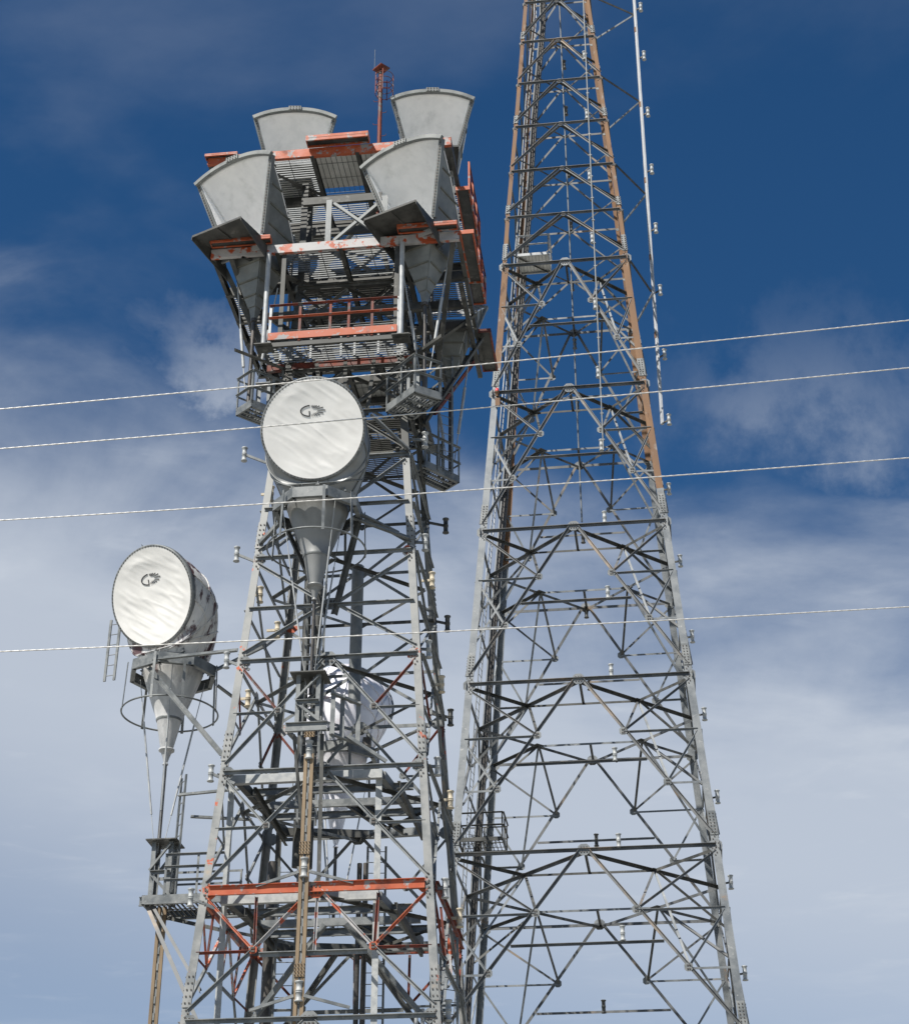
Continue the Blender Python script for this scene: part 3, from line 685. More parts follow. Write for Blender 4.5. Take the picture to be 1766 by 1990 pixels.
for s in (-1, 1):
    for sy_ in (-1, 1):
        if s < 0 or sy_ > 0: M1.add('outrigger', MB().angle((s * 3.7, sy_ * 2.3, 33.9), (s * 2.0, sy_ * 1.3, 30.2), (0, -sy_, 0), (-s, 0, 0), 0.15, 0.02), DARKST)
        if s < 0 or sy_ > 0: M1.add('outrigger', MB().angle((s * 3.6, sy_ * 1.0, 33.9), (s * 1.7, sy_ * 0.8, 32.3), (0, -sy_, 0), (-s, 0, 0), 0.14, 0.02), DARKST)
        M1.add('head_post', MB().angle((s * 1.75, sy_ * 2.9, 30.7), (s * 1.75, sy_ * 2.9, 33.9), (-s, 0, 0), (0, -sy_, 0), 0.13, 0.018), DARKST)
        M1.add('head_post', MB().angle((s * 1.5, sy_ * 1.3 + .3, 34.1), (s * 1.5, sy_ * 1.3 + .3, 37.5), (-s, 0, 0), (0, -sy_, 0), 0.18, 0.018), DARKST)
    M1.add('side_chord', MB().angle((s * 3.42, -1.2, 33.6), (s * 3.5, 3.6, 33.3), (-s, 0, 0), UP, 0.14, 0.018), DARKST)
    M1.add('side_chord', MB().angle((s * 3.4, 3.4, 33.9), (s * 2.3, 1.4, 30.6), (-s, 0, 0), UP, 0.14, 0.018), BRNORG)
    M1.add('side_chord', MB().angle((s * 3.4, -2.8, 33.9), (s * 2.5, 0.4, 31.2), (-s, 0, 0), UP, 0.14, 0.018), DARKST)
for xx in (-0.42, 1.28):
    M1.add('head_post', MB().angle((xx - .1, -2.75, 34.1), (xx - .1, -2.75, 35.9), (1, 0, 0), (0, 1, 0), 0.17, 0.02), GALV)
M1.add('head_brace', MB().angle((-0.35, -2.7, 35.8), (1.25, -2.7, 34.3), (0, 1, 0), UP, 0.09, 0.014), GALV)
M1.add('head_brace', MB().angle((1.2, -2.66, 35.8), (-0.35, -2.66, 34.3), (0, 1, 0), UP, 0.09, 0.014), GALV)
for yy in (-2.7, -1.2, 1.4): M1.add('head_beam', MB().chan((-1.25, yy, 35.95), (1.15, yy, 35.95), (0, 1, 0), 0.26, 0.11, 0.016), DARKST)
for y_, dz in ((0.5, 0), (2.6, 0)):
    for s in (-1, 1):
        M1.add('head_brace', MB().angle((s * 1.6, y_, 34.2), (-s * 1.6, y_, 37.4), (0, 1, 0), UP, 0.13, 0.016), DARKST)
        M1.add('head_brace', MB().angle((s * 1.6, y_, 30.7), (-s * 1.6, y_, 33.8), (0, 1, 0), UP, 0.13, 0.016), DARKST)
for s in (-1, 1):   # plan bracing under the decks
    for z in (30.5, 33.85, 37.45):
        M1.add('deck_brace', MB().angle((s * 1.9, -1.7, z), (0.0, 0.3, z), UP, (1, 0, 0), 0.11, 0.014), DARKST)
        M1.add('deck_brace', MB().angle((s * 1.9, 2.9, z), (0.0, 0.3, z), UP, (1, 0, 0), 0.11, 0.014), GALV)
        M1.add('deck_brace', MB().angle((s * 3.0, -2.9, z), (s * 1.0, -1.0, z), UP, (1, 0, 0), 0.11, 0.014), DARKST)
for k in range(5):     # knee struts between the balcony level and the first deck
    M1.add('head_brace', MB().angle((-1.7 + k * .85, -1.85, 30.6), (-1.3 + k * .65, -1.7, 28.8), (0, 1, 0), (1, 0, 0), 0.11, 0.014), DARKST)
M1.flush(t1, 1)
for sx_ in (-1, 1):
    for sy_ in (-1, 1): part('footing', MB().box((sx_ * 3.9, sy_ * 3.9, 0.1), 1.2, 1.2, 0.5), t1, CONC)

# decks of grating that lie on the head frame
def deck(name, label, z, rects, mats, plates=()):
    r = thing(name, label, 'deck', 1, (0, 0, z))
    for q in rects:
        x0, x1, y0, y1, al = q[:5]
        part('grating_panel', grate(MB(), x0, x1, y0, y1, z, *((0.105, 0.017, 0.035) if len(q) == 5 else (0.16, 0.012, 0.012)), al), r, mats)
    for x0, x1, y0, y1 in plates:
        mb = MB(); k = 0; x = x0
        part('deck_plate', MB().box(((x0 + x1) / 2, (y0 + y1) / 2, z + 0.03), x1 - x0, y1 - y0, 0.012), r, DECKPL)
    return r
deck('grating_deck', 'topmost grating deck with pale panels below the rear horns', 37.78,
     ((-1.0, 0.3, -2.9, -0.8, 'y', 1), (0.4, 1.45, -2.9, -0.8, 'y', 1), (-3.2, -1.12, -2.9, 3.3, 'x'), (-1.0, 1.45, -0.65, 1.9, 'x'), (1.6, 3.2, -0.6, 3.3, 'x')), GALV,
     ((-1.0, 0.3, -2.9, -1.0), (0.42, 1.45, -2.8, -1.0), (-2.6, -1.3, -1.6, -0.4), (-2.4, -1.2, 0.6, 1.7), (1.7, 3.0, 0.6, 2.4)))
deck('grating_deck', 'middle grating deck between the two front horns', 34.17,
     ((-1.85, -0.1, -2.9, -1.2, 'x'), (0.0, 1.65, -2.9, -1.2, 'x'), (-1.85, 1.65, -1.0, 1.4, 'x'), (-1.85, 1.65, 1.6, 3.5, 'x'), (-3.8, -3.2, -1.0, 2.0, 'x'), (2.0, 3.45, -0.6, 1.3, 'x')), GALV,
     ((-1.8, -0.2, -0.9, -0.2), (0.1, 1.6, -0.8, 0.1), (-1.7, -0.3, 0.55, 1.3), (0.1, 1.5, 1.7, 2.6)))
deck('grating_deck', 'dark grating deck level with the orange railing', 30.75,
     ((-2.2, 1.9, -2.95, -1.8, 'x'), (-1.25, -0.1, -0.8, 0.2, 'y', 1), (0.1, 0.95, -0.8, 3.0, 'y', 1), (-2.2, -1.4, -1.7, 3.0, 'x'), (-1.2, -0.1, 0.4, 3.0, 'x'), (1.1, 1.9, -1.7, 3.0, 'x')), GALV,
     ((-1.2, -0.1, -0.75, 0.2), (0.1, 0.95, -0.7, 0.9), (-1.2, -0.2, 1.9, 2.9)))
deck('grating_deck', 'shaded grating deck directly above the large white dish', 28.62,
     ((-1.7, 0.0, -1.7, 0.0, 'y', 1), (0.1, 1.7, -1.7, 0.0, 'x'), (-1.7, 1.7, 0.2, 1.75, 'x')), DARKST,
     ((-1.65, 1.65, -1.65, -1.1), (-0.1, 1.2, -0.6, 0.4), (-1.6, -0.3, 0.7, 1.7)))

# walkways sticking out at the corners of the head
def walkway(label, A, B, z, wd, side, mats=ORG, under=DARKST, rail=True, h=1.05, thick=0.14):
    A, B = V((*A, z)), V((*B, z)); d = (B - A).normalized(); o = V(side)
    r = thing('walkway', label, 'walkway', 1, tuple((A + B) / 2))
    part('deck_plate', MB().bar(A + o * wd / 2, B + o * wd / 2, wd, 0.02, UP), r, under)
    for q, dd in ((0, o), (1, -o)):
        part('edge_channel', MB().chan(A + o * (wd * q), B + o * (wd * q), -dd if False else dd, thick, 0.05, 0.012), r, mats)
    for e in (A, B): part('end_channel', MB().bar(e, e + o * wd, 0.02, thick, UP), r, mats)
    if rail:
        nn = max(1, round((B - A).length / 1.1))
        for j in range(nn + 1):
            c = A + o * wd + d * ((B - A).length * j / nn); part('rail_post', MB().angle(c, c + UP * h, d, -o, 0.06, 0.01), r, mats)
        for q in (0.5, 1.0): part('rail', MB().angle(A + o * wd + UP * h * q, B + o * wd + UP * h * q, -UP, -o, 0.055, 0.01), r, BRNORG)
    return r
walkway('orange edged walkway beside the right front horn mouth at middle deck level', (3.55, -3.0), (3.55, -0.55), 34.1, 0.42, (1, 0, 0), rail=False)
walkway('orange railed walkway high on the right side, behind the right front horn', (3.2, -1.1), (3.2, 1.9), 37.3, 0.45, (1, 0, 0))
walkway('orange railed walkway on the right side at mid height of the head', (3.35, 0.2), (3.35, 2.1), 35.2, 0.45, (1, 0, 0))
walkway('dark walkway at the rear right corner, nearest the brown tower leg', (3.45, 1.95), (3.45, 4.2), 34.0, 0.5, (1, 0, 0), rail=False, mats=BRNORG)
walkway('low orange step tray on the top front beam between the front horns', (-1.1, -3.05), (0.8, -3.05), 37.82, 0.35, (0, -1, 0), rail=False, thick=0.2)
walkway('orange ledge in front of the left front horn under its hood', (-3.85, -3.05), (-2.05, -3.05), 34.22, 0.3, (0, -1, 0), rail=False)
walkway('orange ledge in front of the right front horn under its hood', (1.75, -3.05), (3.5, -3.05), 34.22, 0.3, (0, -1, 0), rail=False)
walkway('orange ledge at the left end of the top beam behind the left horn', (-4.3, -2.9), (-3.3, -2.9), 37.7, 0.25, (0, -1, 0), rail=False, thick=0.09)

# orange railing with its platform in the middle of the front
r = thing('railed_gallery', 'orange railed gallery in the centre above the large white dish', 'gallery', 1, (-0.15, -3.0, 30.75))
xa, xb, yf = -2.0, 1.75, -3.02
for k, xx in enumerate((xa, -1.13, -0.24, 0.3, 0.98, xb)):
    part('rail_post', MB().angle((xx, yf, 30.65), (xx, yf, 31.95), (1, 0, 0), (0, 1, 0), 0.075, 0.012), r, BRNORG if 0 < k < 5 else PIPEW)
for zz, m in ((31.93, BRNORG), (31.5, ORG)): part('rail', MB().angle((xa, yf, zz), (xb, yf, zz), (0, 0, -1), (0, -1, 0), 0.055, 0.01), r, m)
part('toe_board', MB().bar((xa, yf - 0.02, 30.83), (xb, yf - 0.02, 30.83), 0.02, 0.24), r, ORG)
for x0, x1, y_ in ((-1.9, -0.1, -1.95), (0.3, 1.7, -1.95)):
    for zz in (31.3, 31.75): part('rail', MB().angle((x0, y_, zz), (x1, y_, zz), (0, 0, -1), (0, -1, 0), 0.065, 0.01), r, PIPEW)
    for xx in (x0, (x0 + x1) / 2, x1): part('rail_post', MB().angle((xx, y_, 30.75), (xx, y_, 31.75), (1, 0, 0), (0, 1, 0), 0.06, 0.01), r, PIPEW)
for xx in (-2.12, 1.86):
    part('hanger_pipe', MB().tube((xx, -3.02, 30.55), (xx, -3.02, 33.85), 0.075, 12), r, PIPEW)
    part('bracket_plate', MB().box((xx, -2.9, 30.55), 0.5, 0.5, 0.03), r, DARKST)
part('floor_channel', MB().chan((-2.3, -3.0, 30.58), (2.05, -3.0, 30.58), (0, 1, 0), 0.16, 0.08, 0.014), r, DARKST)

# ------------------------------------------------------------------ pyramidal horn antennas
def sheet(me_obj, t):
    s = me_obj.modifiers.new('thickness', 'SOLIDIFY'); s.thickness = t; s.offset = 0
TA = 0.28
def horn(label, apex, yaw, scale=1.0, tip_len=1.2, hood=True, group=None):
    """square pyramid on its apex, offset paraboloid at the top, mouth along -y of its own frame"""
    al = math.atan(TA); H = 4.92; F = H * (1 - sin(al)) / cos(al) / 2
    r = thing('horn_antenna', label, 'antenna', 1, apex, None, yaw)
    P = lambda x, y, z: V((y, -x, z)) * scale      # x forward, y sideways
    sag = 0.17
    xs0, xs1 = -2 * F / (1 + sin(al)) * sin(al), H * TA
    def refl(x, u):
        rho = sqrt(4 * F * (x + F)); b = al * u
        bul = 0.02 * sin(3.1 * u + 1.3 * x) * cos(2.3 * x + u)
        return (x, rho * sin(b), rho * cos(b) - sag * u * u + bul)
    nx, nu = 20, 20
    mb = MB()
    mb.add([P(*refl(xs0 + (xs1 - xs0) * i / nx, -1 + 2 * j / nu)) for i in range(nx + 1) for j in range(nu + 1)],
           [(i * (nu + 1) + j, i * (nu + 1) + j + 1, (i + 1) * (nu + 1) + j + 1, (i + 1) * (nu + 1) + j) for i in range(nx) for j in range(nu)], 0, True)
    rf = part('reflector', mb, r, HORNIN, local=True); sheet(rf, 0.02)
    zb = 2.38; z0 = 0.42
    for s in (-1, 1):
        edge = [refl(xs0 + (xs1 - xs0) * i / 12, s) for i in range(13)]
        poly = [(-z0 * TA, s * z0 * TA, z0)] + edge + [(H * TA * 0.5 + zb * TA * 0.5, s * (H + zb) / 2 * TA, (H + zb) / 2), (zb * TA, s * zb * TA, zb), (z0 * TA, s * z0 * TA, z0)]
        poly = [(x, s * z * TA, z) for x, y, z in poly]
        ns = (V((0, s, -TA)).normalized()); nrm = P(*ns).normalized()
        mb = MB().plate([P(*p) for p in poly], nrm, 0.03 * scale, 0)
        # stiffening ribs across the side panel
        rb = mb
        for z in (0.75, 1.2, 1.7, 2.25, 2.8, 3.35, 3.9, 4.4):
            xr = z * TA
            # back limit: the reflector edge
            xl = -z * TA
            if z > edge[0][2]:
                for e in edge:
                    if e[2] <= z: xl = e[0]
            n_ = V(ns)
            A = V((xl + 0.03, s * z * TA, z)) + n_ * 0.045; B = V((xr - 0.03, s * z * TA, z)) + n_ * 0.045
            if (B - A).length > 0.1: rb.bar(P(*A), P(*B), 0.05, 0.035, nrm, 1)
        part('side_panel', mb, r, [HORNOUT, RIB], local=True)
        lin = MB().plate([P(*(V(p) - V(ns) * 0.012)) for p in poly], -nrm, 0.012 * scale, 0)
        part('side_lining', lin, r, HORNIN, local=True)
        # mouth flange
        pts = [(zz * TA + 0.0, s * zz * TA, zz) for zz in (zb, 3.3, 4.2, edge[-1][2])]
        fl = MB()
        for A, B in zip(pts[:-1], pts[1:]): fl.bar(P(*A) + P(0.04, s * 0.05, 0), P(*B) + P(0.04, s * 0.05, 0), 0.13, 0.14, P(1, 0, 0))
        for k in range(26):
            q = V(pts[0]).lerp(V(pts[-1]), (k + .5) / 26); fl.box(P(*q) + P(0.115, s * 0.05, 0), 0.04, 0.02, 0.05, 1)
        part('mouth_flange', fl, r, [HORNOUT, BOLT], local=True)
    # front and rear panels with their ribs
    for sg, ztop in ((1, zb), (-1, edge[0][2])):
        nr = V((sg, 0, -TA)).normalized(); nrm = P(*nr).normalized()
        poly = [(sg * z0 * TA, -z0 * TA, z0), (sg * z0 * TA, z0 * TA, z0), (sg * ztop * TA, ztop * TA, ztop), (sg * ztop * TA, -ztop * TA, ztop)]
        if sg < 0: poly = [(a, -b, c) for a, b, c in poly]
        rb = MB().plate([P(*p) for p in poly], nrm, 0.03 * scale)
        for z in (0.75, 1.2, 1.7, 2.25, 2.7):
            if z < ztop: rb.bar(P(*(V((sg * z * TA, -z * TA, z)) + nr * 0.045)), P(*(V((sg * z * TA, z * TA, z)) + nr * 0.045)), 0.05, 0.035, nrm, 1)
        part('panel_lining', MB().plate([P(*(V(p) - nr * 0.012)) for p in poly], -nrm, 0.012 * scale), r, HORNIN, local=True)
        part('front_panel' if sg > 0 else 'rear_panel', rb, r, [HORNOUT, RIB], local=True)
    # ribs over the back of the reflector
    rb = MB()
    for k in range(1, 8):
        x = xs0 + (xs1 - xs0) * k / 8
        pts = [P(*(V(refl(x, -1 + 2 * j / 10)) + V((-0.04, 0, 0.04)))) for j in range(11)]
        rb.path(pts, 0.03 * scale, 4)
    part('reflector_ribs', rb, r, HORNOUT, local=True, parent=rf)
    # rim over the mouth
    rim = MB(); m_ = 24
    top = [V(refl(xs1, -1.05 + 2.1 * j / m_)) for j in range(m_ + 1)]
    for A, B in zip(top[:-1], top[1:]): rim.bar(P(*A) + P(0.05, 0, 0.0), P(*B) + P(0.05, 0, 0.0), 0.12, 0.13, P(0, 0, 1))
    c = P(*refl(xs1, 0)) + P(0.14, 0, 0.0)
    rim.box(c, 0.42 * scale, 0.03, 0.16 * scale)
    for a_ in range(4):
        for b_ in range(2): rim.box(c + V(((a_ - 1.5) * 0.1, -0.02, (b_ - .5) * 0.09)), 0.035, 0.02, 0.035, 1)
    part('mouth_rim', rim, r, [HORNOUT, BOLT], local=True)
    if hood:   # flat hood plate under the mouth, with its side fins and pale sill
        hw = zb * TA + 0.08; x0 = zb * TA - 0.05
        mb = MB().plate([P(x0, -hw, zb - 0.22), P(x0, hw, zb - 0.22), P(x0 + 1.35, hw + .12, zb - 0.32), P(x0 + 1.35, -hw - .12, zb - 0.32)], (0, 0, 1), 0.03)
        mb.bar(P(x0, 0, zb - 0.24), P(x0 + 1.33, 0, zb - 0.34), 0.04, 0.04)
        mb.bar(P(x0 + 1.34, -hw - .12, zb - 0.31), P(x0 + 1.34, hw + .12, zb - 0.31), 0.03, 0.07)
        hp = part('hood_plate', mb, r, DARKST, local=True)
        for s in (-1, 1):
            part('hood_fin', MB().plate([P(x0, s * hw, zb - 0.22), P(x0 + 1.35, s * (hw + .12), zb - 0.32), P(x0 + 1.35, s * (hw + .12), zb - 0.42), P(x0 - 0.35, s * hw, zb - 0.95)], P(0, s, 0), 0.02), r, DARKST, local=True, parent=hp)
        part('sill', MB().bar(P(zb * TA + .05, -hw, zb - 0.42), P(zb * TA + .05, hw, zb - 0.42), 0.06, 0.2), r, PIPEW, local=True)
    # throat, flange and waveguide
    part('throat', MB().add([P(a * z0 * TA, b * z0 * TA, z0) for a, b in ((-1, -1), (1, -1), (1, 1), (-1, 1))] + [P(a * .06, b * .06, 0.0) for a, b in ((-1, -1), (1, -1), (1, 1), (-1, 1))],
                            [(4, 5, 1, 0), (5, 6, 2, 1), (6, 7, 3, 2), (7, 4, 0, 3)]), r, HORNOUT, local=True)
    part('feed_pipe', MB().tube(P(0, 0, 0.05), V((0, 0, -tip_len)), 0.06, 10).tube(P(0, 0, 0.06), P(0, 0, -0.04), 0.1, 10), r, PIPED, local=True)
    return r
YL = radians(-24)
horn('front left horn antenna, its white mouth turned to the left', (-2.68, -2.15, 32.06), YL, 1.03, 3.3)
horn('front right horn antenna in front of the taller rear horn', (2.43, -2.22, 32.15), radians(-23.2), 1.02, 3.4)
horn('rear left upper horn, only its white mouth rising above the top deck', (-2.62, 1.95, 37.68), radians(7), 1.0, 3.0)
horn('highest horn of all, rear right, facing straight forward', (2.05, 1.95, 37.98), radians(7), 1.0, 3.0)
horn('horn at the lower rear right, turned away so its back shows', (2.63, 2.2, 32.05), radians(186), 0.86, 3.4, hood=False)

# guy rods from the horns down to the balconies
def rod(label, A, B, r0=0.028, swell=True):
    A, B = V(A), V(B); mb = MB(); mb.tube(A, A.lerp(B, 0.45), r0 * 0.75, 8); mb.tube(A.lerp(B, 0.45), A.lerp(B, 0.8), r0 * 1.7, 8); mb.tube(A.lerp(B, 0.8), B, r0 * 0.6, 8)
    single('tie_rod', mb, PIPEW, label, 'rod', 1, tuple(B), 'tie rods below the horns')
rod('thin tie rod left of the front left horn apex, ending at the left balcony', (-3.25, -2.2, 33.5), (-2.78, -2.25, 29.6))
rod('tie rod right of the front left horn apex, beside the hanger pipe', (-1.95, -2.4, 33.0), (-2.45, -2.2, 29.8))
rod('white tie rod left of the front right horn apex', (1.75, -2.4, 33.6), (2.3, -2.2, 29.8))
rod('white tie rod right of the front right horn apex', (3.2, -2.2, 34.4), (2.6, -2.2, 29.9))
rod('long tie rod reaching down to the lower right balcony', (3.36, 2.2, 34.2), (2.75, 2.3, 29.5))
rod('tie rod beside the ladder above the lower right balcony', (2.2, 1.9, 32.0), (2.5, 2.1, 29.6))

# corner balconies
def balcony(label, corners, z, fm=GALV, sides=None):
    cx = sum(c[0] for c in corners) / 4; cy = sum(c[1] for c in corners) / 4
    r = thing('corner_balcony', label, 'balcony', 1, (cx, cy, z), 'corner balconies')
    P4 = [V((*c, z)) for c in corners]
    for A, B in zip(P4, P4[1:] + P4[:1]):
        d = (B - A).normalized(); part('frame_channel', MB().chan(A + UP * 0.05, B + UP * 0.05, UP.cross(d), 0.24, 0.06, 0.014), r, fm)
    a, b = P4[1] - P4[0], P4[3] - P4[0]; mb = MB(); k = int(a.length / 0.09)
    for i in range(k + 1): q = P4[0] + a * ((i + .3) / (k + .6)); mb.bar(q, q + b, 0.016, 0.03)
    for i in range(4): q = P4[0] + b * ((i + .5) / 4); mb.bar(q - UP * .03, q + a - UP * .03, 0.06, 0.05)
    part('grating', mb, r, fm)
    railing_box(r, corners, z + 0.05, 1.12, fm, 0.06, (0.5, 1.0), 0, 0.8, None, sides)
    c = V((cx, cy, z))
    part('pipe_stand', MB().angle(c + V((-.18, -.18, 0)), c + V((-.18, -.18, 1.0)), (1, 0, 0), (0, 1, 0), 0.09, 0.012).angle(c + V((.18, -.18, 0)), c + V((.18, -.18, 1.0)), (-1, 0, 0), (0, 1, 0), 0.09, 0.012)
         .angle(c + V((.18, .18, 0)), c + V((.18, .18, 1.0)), (-1, 0, 0), (0, -1, 0), 0.09, 0.012).box(c + UP * 1.02, 0.5, 0.5, 0.03), r, GALV)
    return r
balcony('corner balcony to the left of the large white dish', [(-2.41, -2.84), (-1.43, -1.86), (-2.0, -1.39), (-2.97, -2.38)], 28.7)
balcony('corner balcony to the right of the large white dish', [(2.28, -3.04), (2.98, -2.5), (2.02, -1.5), (1.31, -2.05)], 28.7)
balcony('lower right corner balcony standing out against the sky', [(2.0, 1.1), (2.92, 2.2), (2.35, 2.72), (1.4, 1.62)], 28.7, GALV)
#PART4
# ------------------------------------------------------------------ conical horn antennas with round fabric covers
def wrinkle(x, y, seed):
    """height of the stretched fabric over its rim plane; folds run down to the right"""
    d = V((0.80, -0.60, 0)); q = V((0.60, 0.80, 0))
    a = x * d.x + y * d.y; b = x * q.x + y * q.y
    r = math.hypot(x, y) / 1.38
    h = 0.0
    s = noise.noise(V((a * 0.8 + seed, b * 4.0, seed * 1.7)))
    h += 0.009 * max(0.0, 1 - abs(s) * 2.6) ** 1.8 * (0.45 + 0.9 * max(0, noise.noise(V((x * 1.1 + seed * 3, y * 1.1, 1.0))) + 0.35))
    s2 = noise.noise(V((a * 1.6 + 3 + seed, b * 8.5 + 9, seed))); h += 0.006 * s2
    h += 0.012 * noise.noise(V((x * 1.3 + seed, y * 1.3, 4.2)))
    e = math.hypot((x + 0.0) / 0.62, (y - 0.5) / 0.34); h *= 0.06 + 0.94 * max(0.0, min(1.0, e - 0.6)) 
    return h * max(0.0, min(1.0, (1 - r) * 5)) - 0.06 * (1 - r * r)
def conical(label, base, yaw, seed, stained=False, tilt=20, rise=1.95, fwd=1.1, amp=1.0, hoop=True, face=True, pipe=2.3):
    """base = centre of the support ring; mouth along -y of its own frame"""
    r = thing('conical_horn_antenna', label, 'antenna', 1, base, None, yaw)
    sm = SILVER if stained == 'silver' else CONEST if stained else CONE
    # cone below the ring
    cone = MB().lathe([(0.84, 0.22), (0.84, 0.0), (0.81, -0.1), (0.64, -0.6), (0.49, -1.02), (0.345, -1.40), (0.35, -1.41), (0.335, -1.44), (0.25, -1.86), (0.165, -2.26)], (0, 0, 0), 40)
    cn = part('cone', cone, r, CONEP if sm is CONEST else sm, local=True)
    part('cone_seam', MB().lathe([(0.355, -1.38), (0.362, -1.41), (0.345, -1.45)], (0, 0, 0), 40), r, GALV, local=True, parent=cn)
    part('throat_flange', MB().lathe([(0.17, -2.24), (0.215, -2.25), (0.215, -2.30), (0.16, -2.305), (0.11, -2.44), (0.055, -2.62), (0.055, -2.66), (0.075, -2.66), (0.075, -2.70), (0.04, -2.70)], (0, 0, 0), 24), r, CONEP if sm is CONEST else sm, local=True)
    part('feed_pipe', MB().tube((0, 0, -2.67), (0, 0, -3.08 - pipe), 0.048, 10), r, PIPED, local=True)
    # drum: circles turning from the ring to the tilted mouth
    tl = radians(tilt); n = 48; rings = []
    C1 = V((0, -fwd, rise)); N1 = V((0, -cos(tl), -sin(tl))); U1 = V((0, -sin(tl), cos(tl)))
    K = 14
    for i in range(K + 1):
        t = i / K; ph = (pi / 2 + tl) * t
        c = V((0, 0, 0.2)) * (1 - t) ** 2 + V((0, 0.38, rise * 0.86)) * 2 * t * (1 - t) + C1 * t * t
        rad = 0.86 + (1.40 - 0.86) * min(1, (t * 1.75)) ** 0.8 if t < 0.57 else 1.40 + 0.035 * sin((t - 0.57) / 0.43 * pi)
        u = V((0, sin(-ph + pi) * 0 + cos(ph) * 1.0, sin(ph)))   # direction from the mouth's foot to its crown
        rings.append((c, u, rad))
    mb = MB(); vs = []
    for c, u, rad in rings:
        vs += [c + V((1, 0, 0)) * (rad * cos(2 * pi * j / n)) + u * (rad * sin(2 * pi * j / n)) for j in range(n)]
    fs = [(i * n + j, i * n + (j + 1) % n, (i + 1) * n + (j + 1) % n, (i + 1) * n + j) for i in range(K) for j in range(n)]
    mb.add(vs, fs, 0, True); dr = part('drum', mb, r, sm, local=True)
    # seam angles over the drum
    mb = MB()
    for i in (4, 7, 10): c, u, rad = rings[i]; mb.path([c + V((1, 0, 0)) * ((rad + .012) * cos(2 * pi * j / n)) + u * ((rad + .012) * sin(2 * pi * j / n)) for j in range(n)], 0.022, 4, 0, True)
    for jj in (2, 10, 14, 22, 34, 46, 38):
        mb.path([rings[i][0] + V((1, 0, 0)) * ((rings[i][2] + .012) * cos(2 * pi * jj / n)) + rings[i][1] * ((rings[i][2] + .012) * sin(2 * pi * jj / n)) for i in range(0, K + 1)], 0.02, 4)
    part('drum_seams', mb, r, GALV if not stained else sm, local=True, parent=dr)
    # mouth rim, bolts and fabric
    R = 1.40
    def M(x, y, h): return C1 + V((1, 0, 0)) * x + U1 * y + N1 * h
    mb = MB(); pr = [(R - 0.0, -0.10), (R + 0.045, -0.08), (R + 0.05, 0.05), (R + 0.03, 0.065), (R - 0.03, 0.06)]
    vs = [M(a * cos(2 * pi * j / 96), a * sin(2 * pi * j / 96), h) for a, h in pr for j in range(96)]
    mb.add(vs, [(i * 96 + j, i * 96 + (j + 1) % 96, (i + 1) * 96 + (j + 1) % 96, (i + 1) * 96 + j) for i in range(len(pr) - 1) for j in range(96)], 0, True)
    nb = 88
    for j in range(nb):
        t = 2 * pi * (j + .5) / nb; c = M((R + 0.004) * cos(t), (R + 0.004) * sin(t), 0.064); tx = V((1, 0, 0)) * -sin(t) + U1 * cos(t); rd = V((1, 0, 0)) * cos(t) + U1 * sin(t)
        mb.box(c, 0.022, 0.03, 0.02, 1, tx, rd, N1)
    part('mouth_rim', mb, r, [GALV, BOLT], local=True)
    nr, na = 46, 144; vs = [M(0, 0, wrinkle(0, 0, seed) * amp + 0.065)]; fs = []
    for i in range(1, nr + 1):
        q = R * 0.985 * i / nr
        for j in range(na):
            x, y = q * cos(2 * pi * j / na), q * sin(2 * pi * j / na); vs.append(M(x, y, wrinkle(x, y, seed) * amp + 0.065))
    for j in range(na): fs.append((0, 1 + j, 1 + (j + 1) % na))
    for i in range(nr - 1):
        for j in range(na): fs.append((1 + i * na + j, 1 + (i + 1) * na + j, 1 + (i + 1) * na + (j + 1) % na, 1 + i * na + (j + 1) % na))
    cover = part('fabric_cover', MB().add(vs, fs, 0, True), r, FABRIC, local=True)
    if face:
        em = MB(); ox, oy = -0.04, 0.50
        def E(x, y, h=0.014): return M(ox + x, oy + y, wrinkle(ox + x, oy + y, seed) * amp + 0.065 + h)
        def strip(pts, w0, w1):
            L_ = []; k = len(pts)
            for i, p in enumerate(pts):
                a, b = pts[max(0, i - 1)], pts[min(k - 1, i + 1)]; d = math.hypot(b[0] - a[0], b[1] - a[1]) or 1; nx, ny = -(b[1] - a[1]) / d, (b[0] - a[0]) / d
                wd = (w0 + (w1 - w0) * i / (k - 1)) / 2; L_.append(((p[0] + nx * wd, p[1] + ny * wd), (p[0] - nx * wd, p[1] - ny * wd)))
            vs = []
            for a, b in L_: vs += [E(*a), E(*b), E(*a, 0.001), E(*b, 0.001)]
            fs = []
            for i in range(k - 1): o = i * 4; fs += [(o, o + 1, o + 5, o + 4), (o, o + 4, o + 6, o + 2), (o + 1, o + 3, o + 7, o + 5)]
            em.add(vs, fs)
        strip([(0.285 * cos(t) - 0.0, 0.15 * sin(t)) for t in [radians(97 + (259 - 97) * i / 24) for i in range(25)]], 0.028, 0.028)
        strip([(-0.047, -0.158), (-0.047, -0.08), (-0.047, -0.004)], 0.027, 0.027)
        for i in range(13):
            t = radians(-84 + 168 * i / 12); ct, st = cos(t), sin(t)
            ro = 1 / sqrt((ct / 0.385) ** 2 + (st / 0.155) ** 2); ri_ = ro * (0.45 if abs(t) < 1.0 else 0.62)
            strip([(ri_ * ct + 0.005, ri_ * st), ((ri_ + ro) / 2 * ct + 0.005, (ri_ + ro) / 2 * st), (ro * ct + 0.005, ro * st)], 0.004, 0.020 if abs(t) < 0.9 else 0.011)
        part('emblem', em, r, INK, local=True, parent=cover)
    # bird spike and crown fin
    part('crown_fin', MB().plate([M(-0.12, R, -0.05), M(-0.2, R + 0.16, -0.1), M(-0.06, R + 0.05, -0.02)], N1, 0.02), r, GALV, local=True)
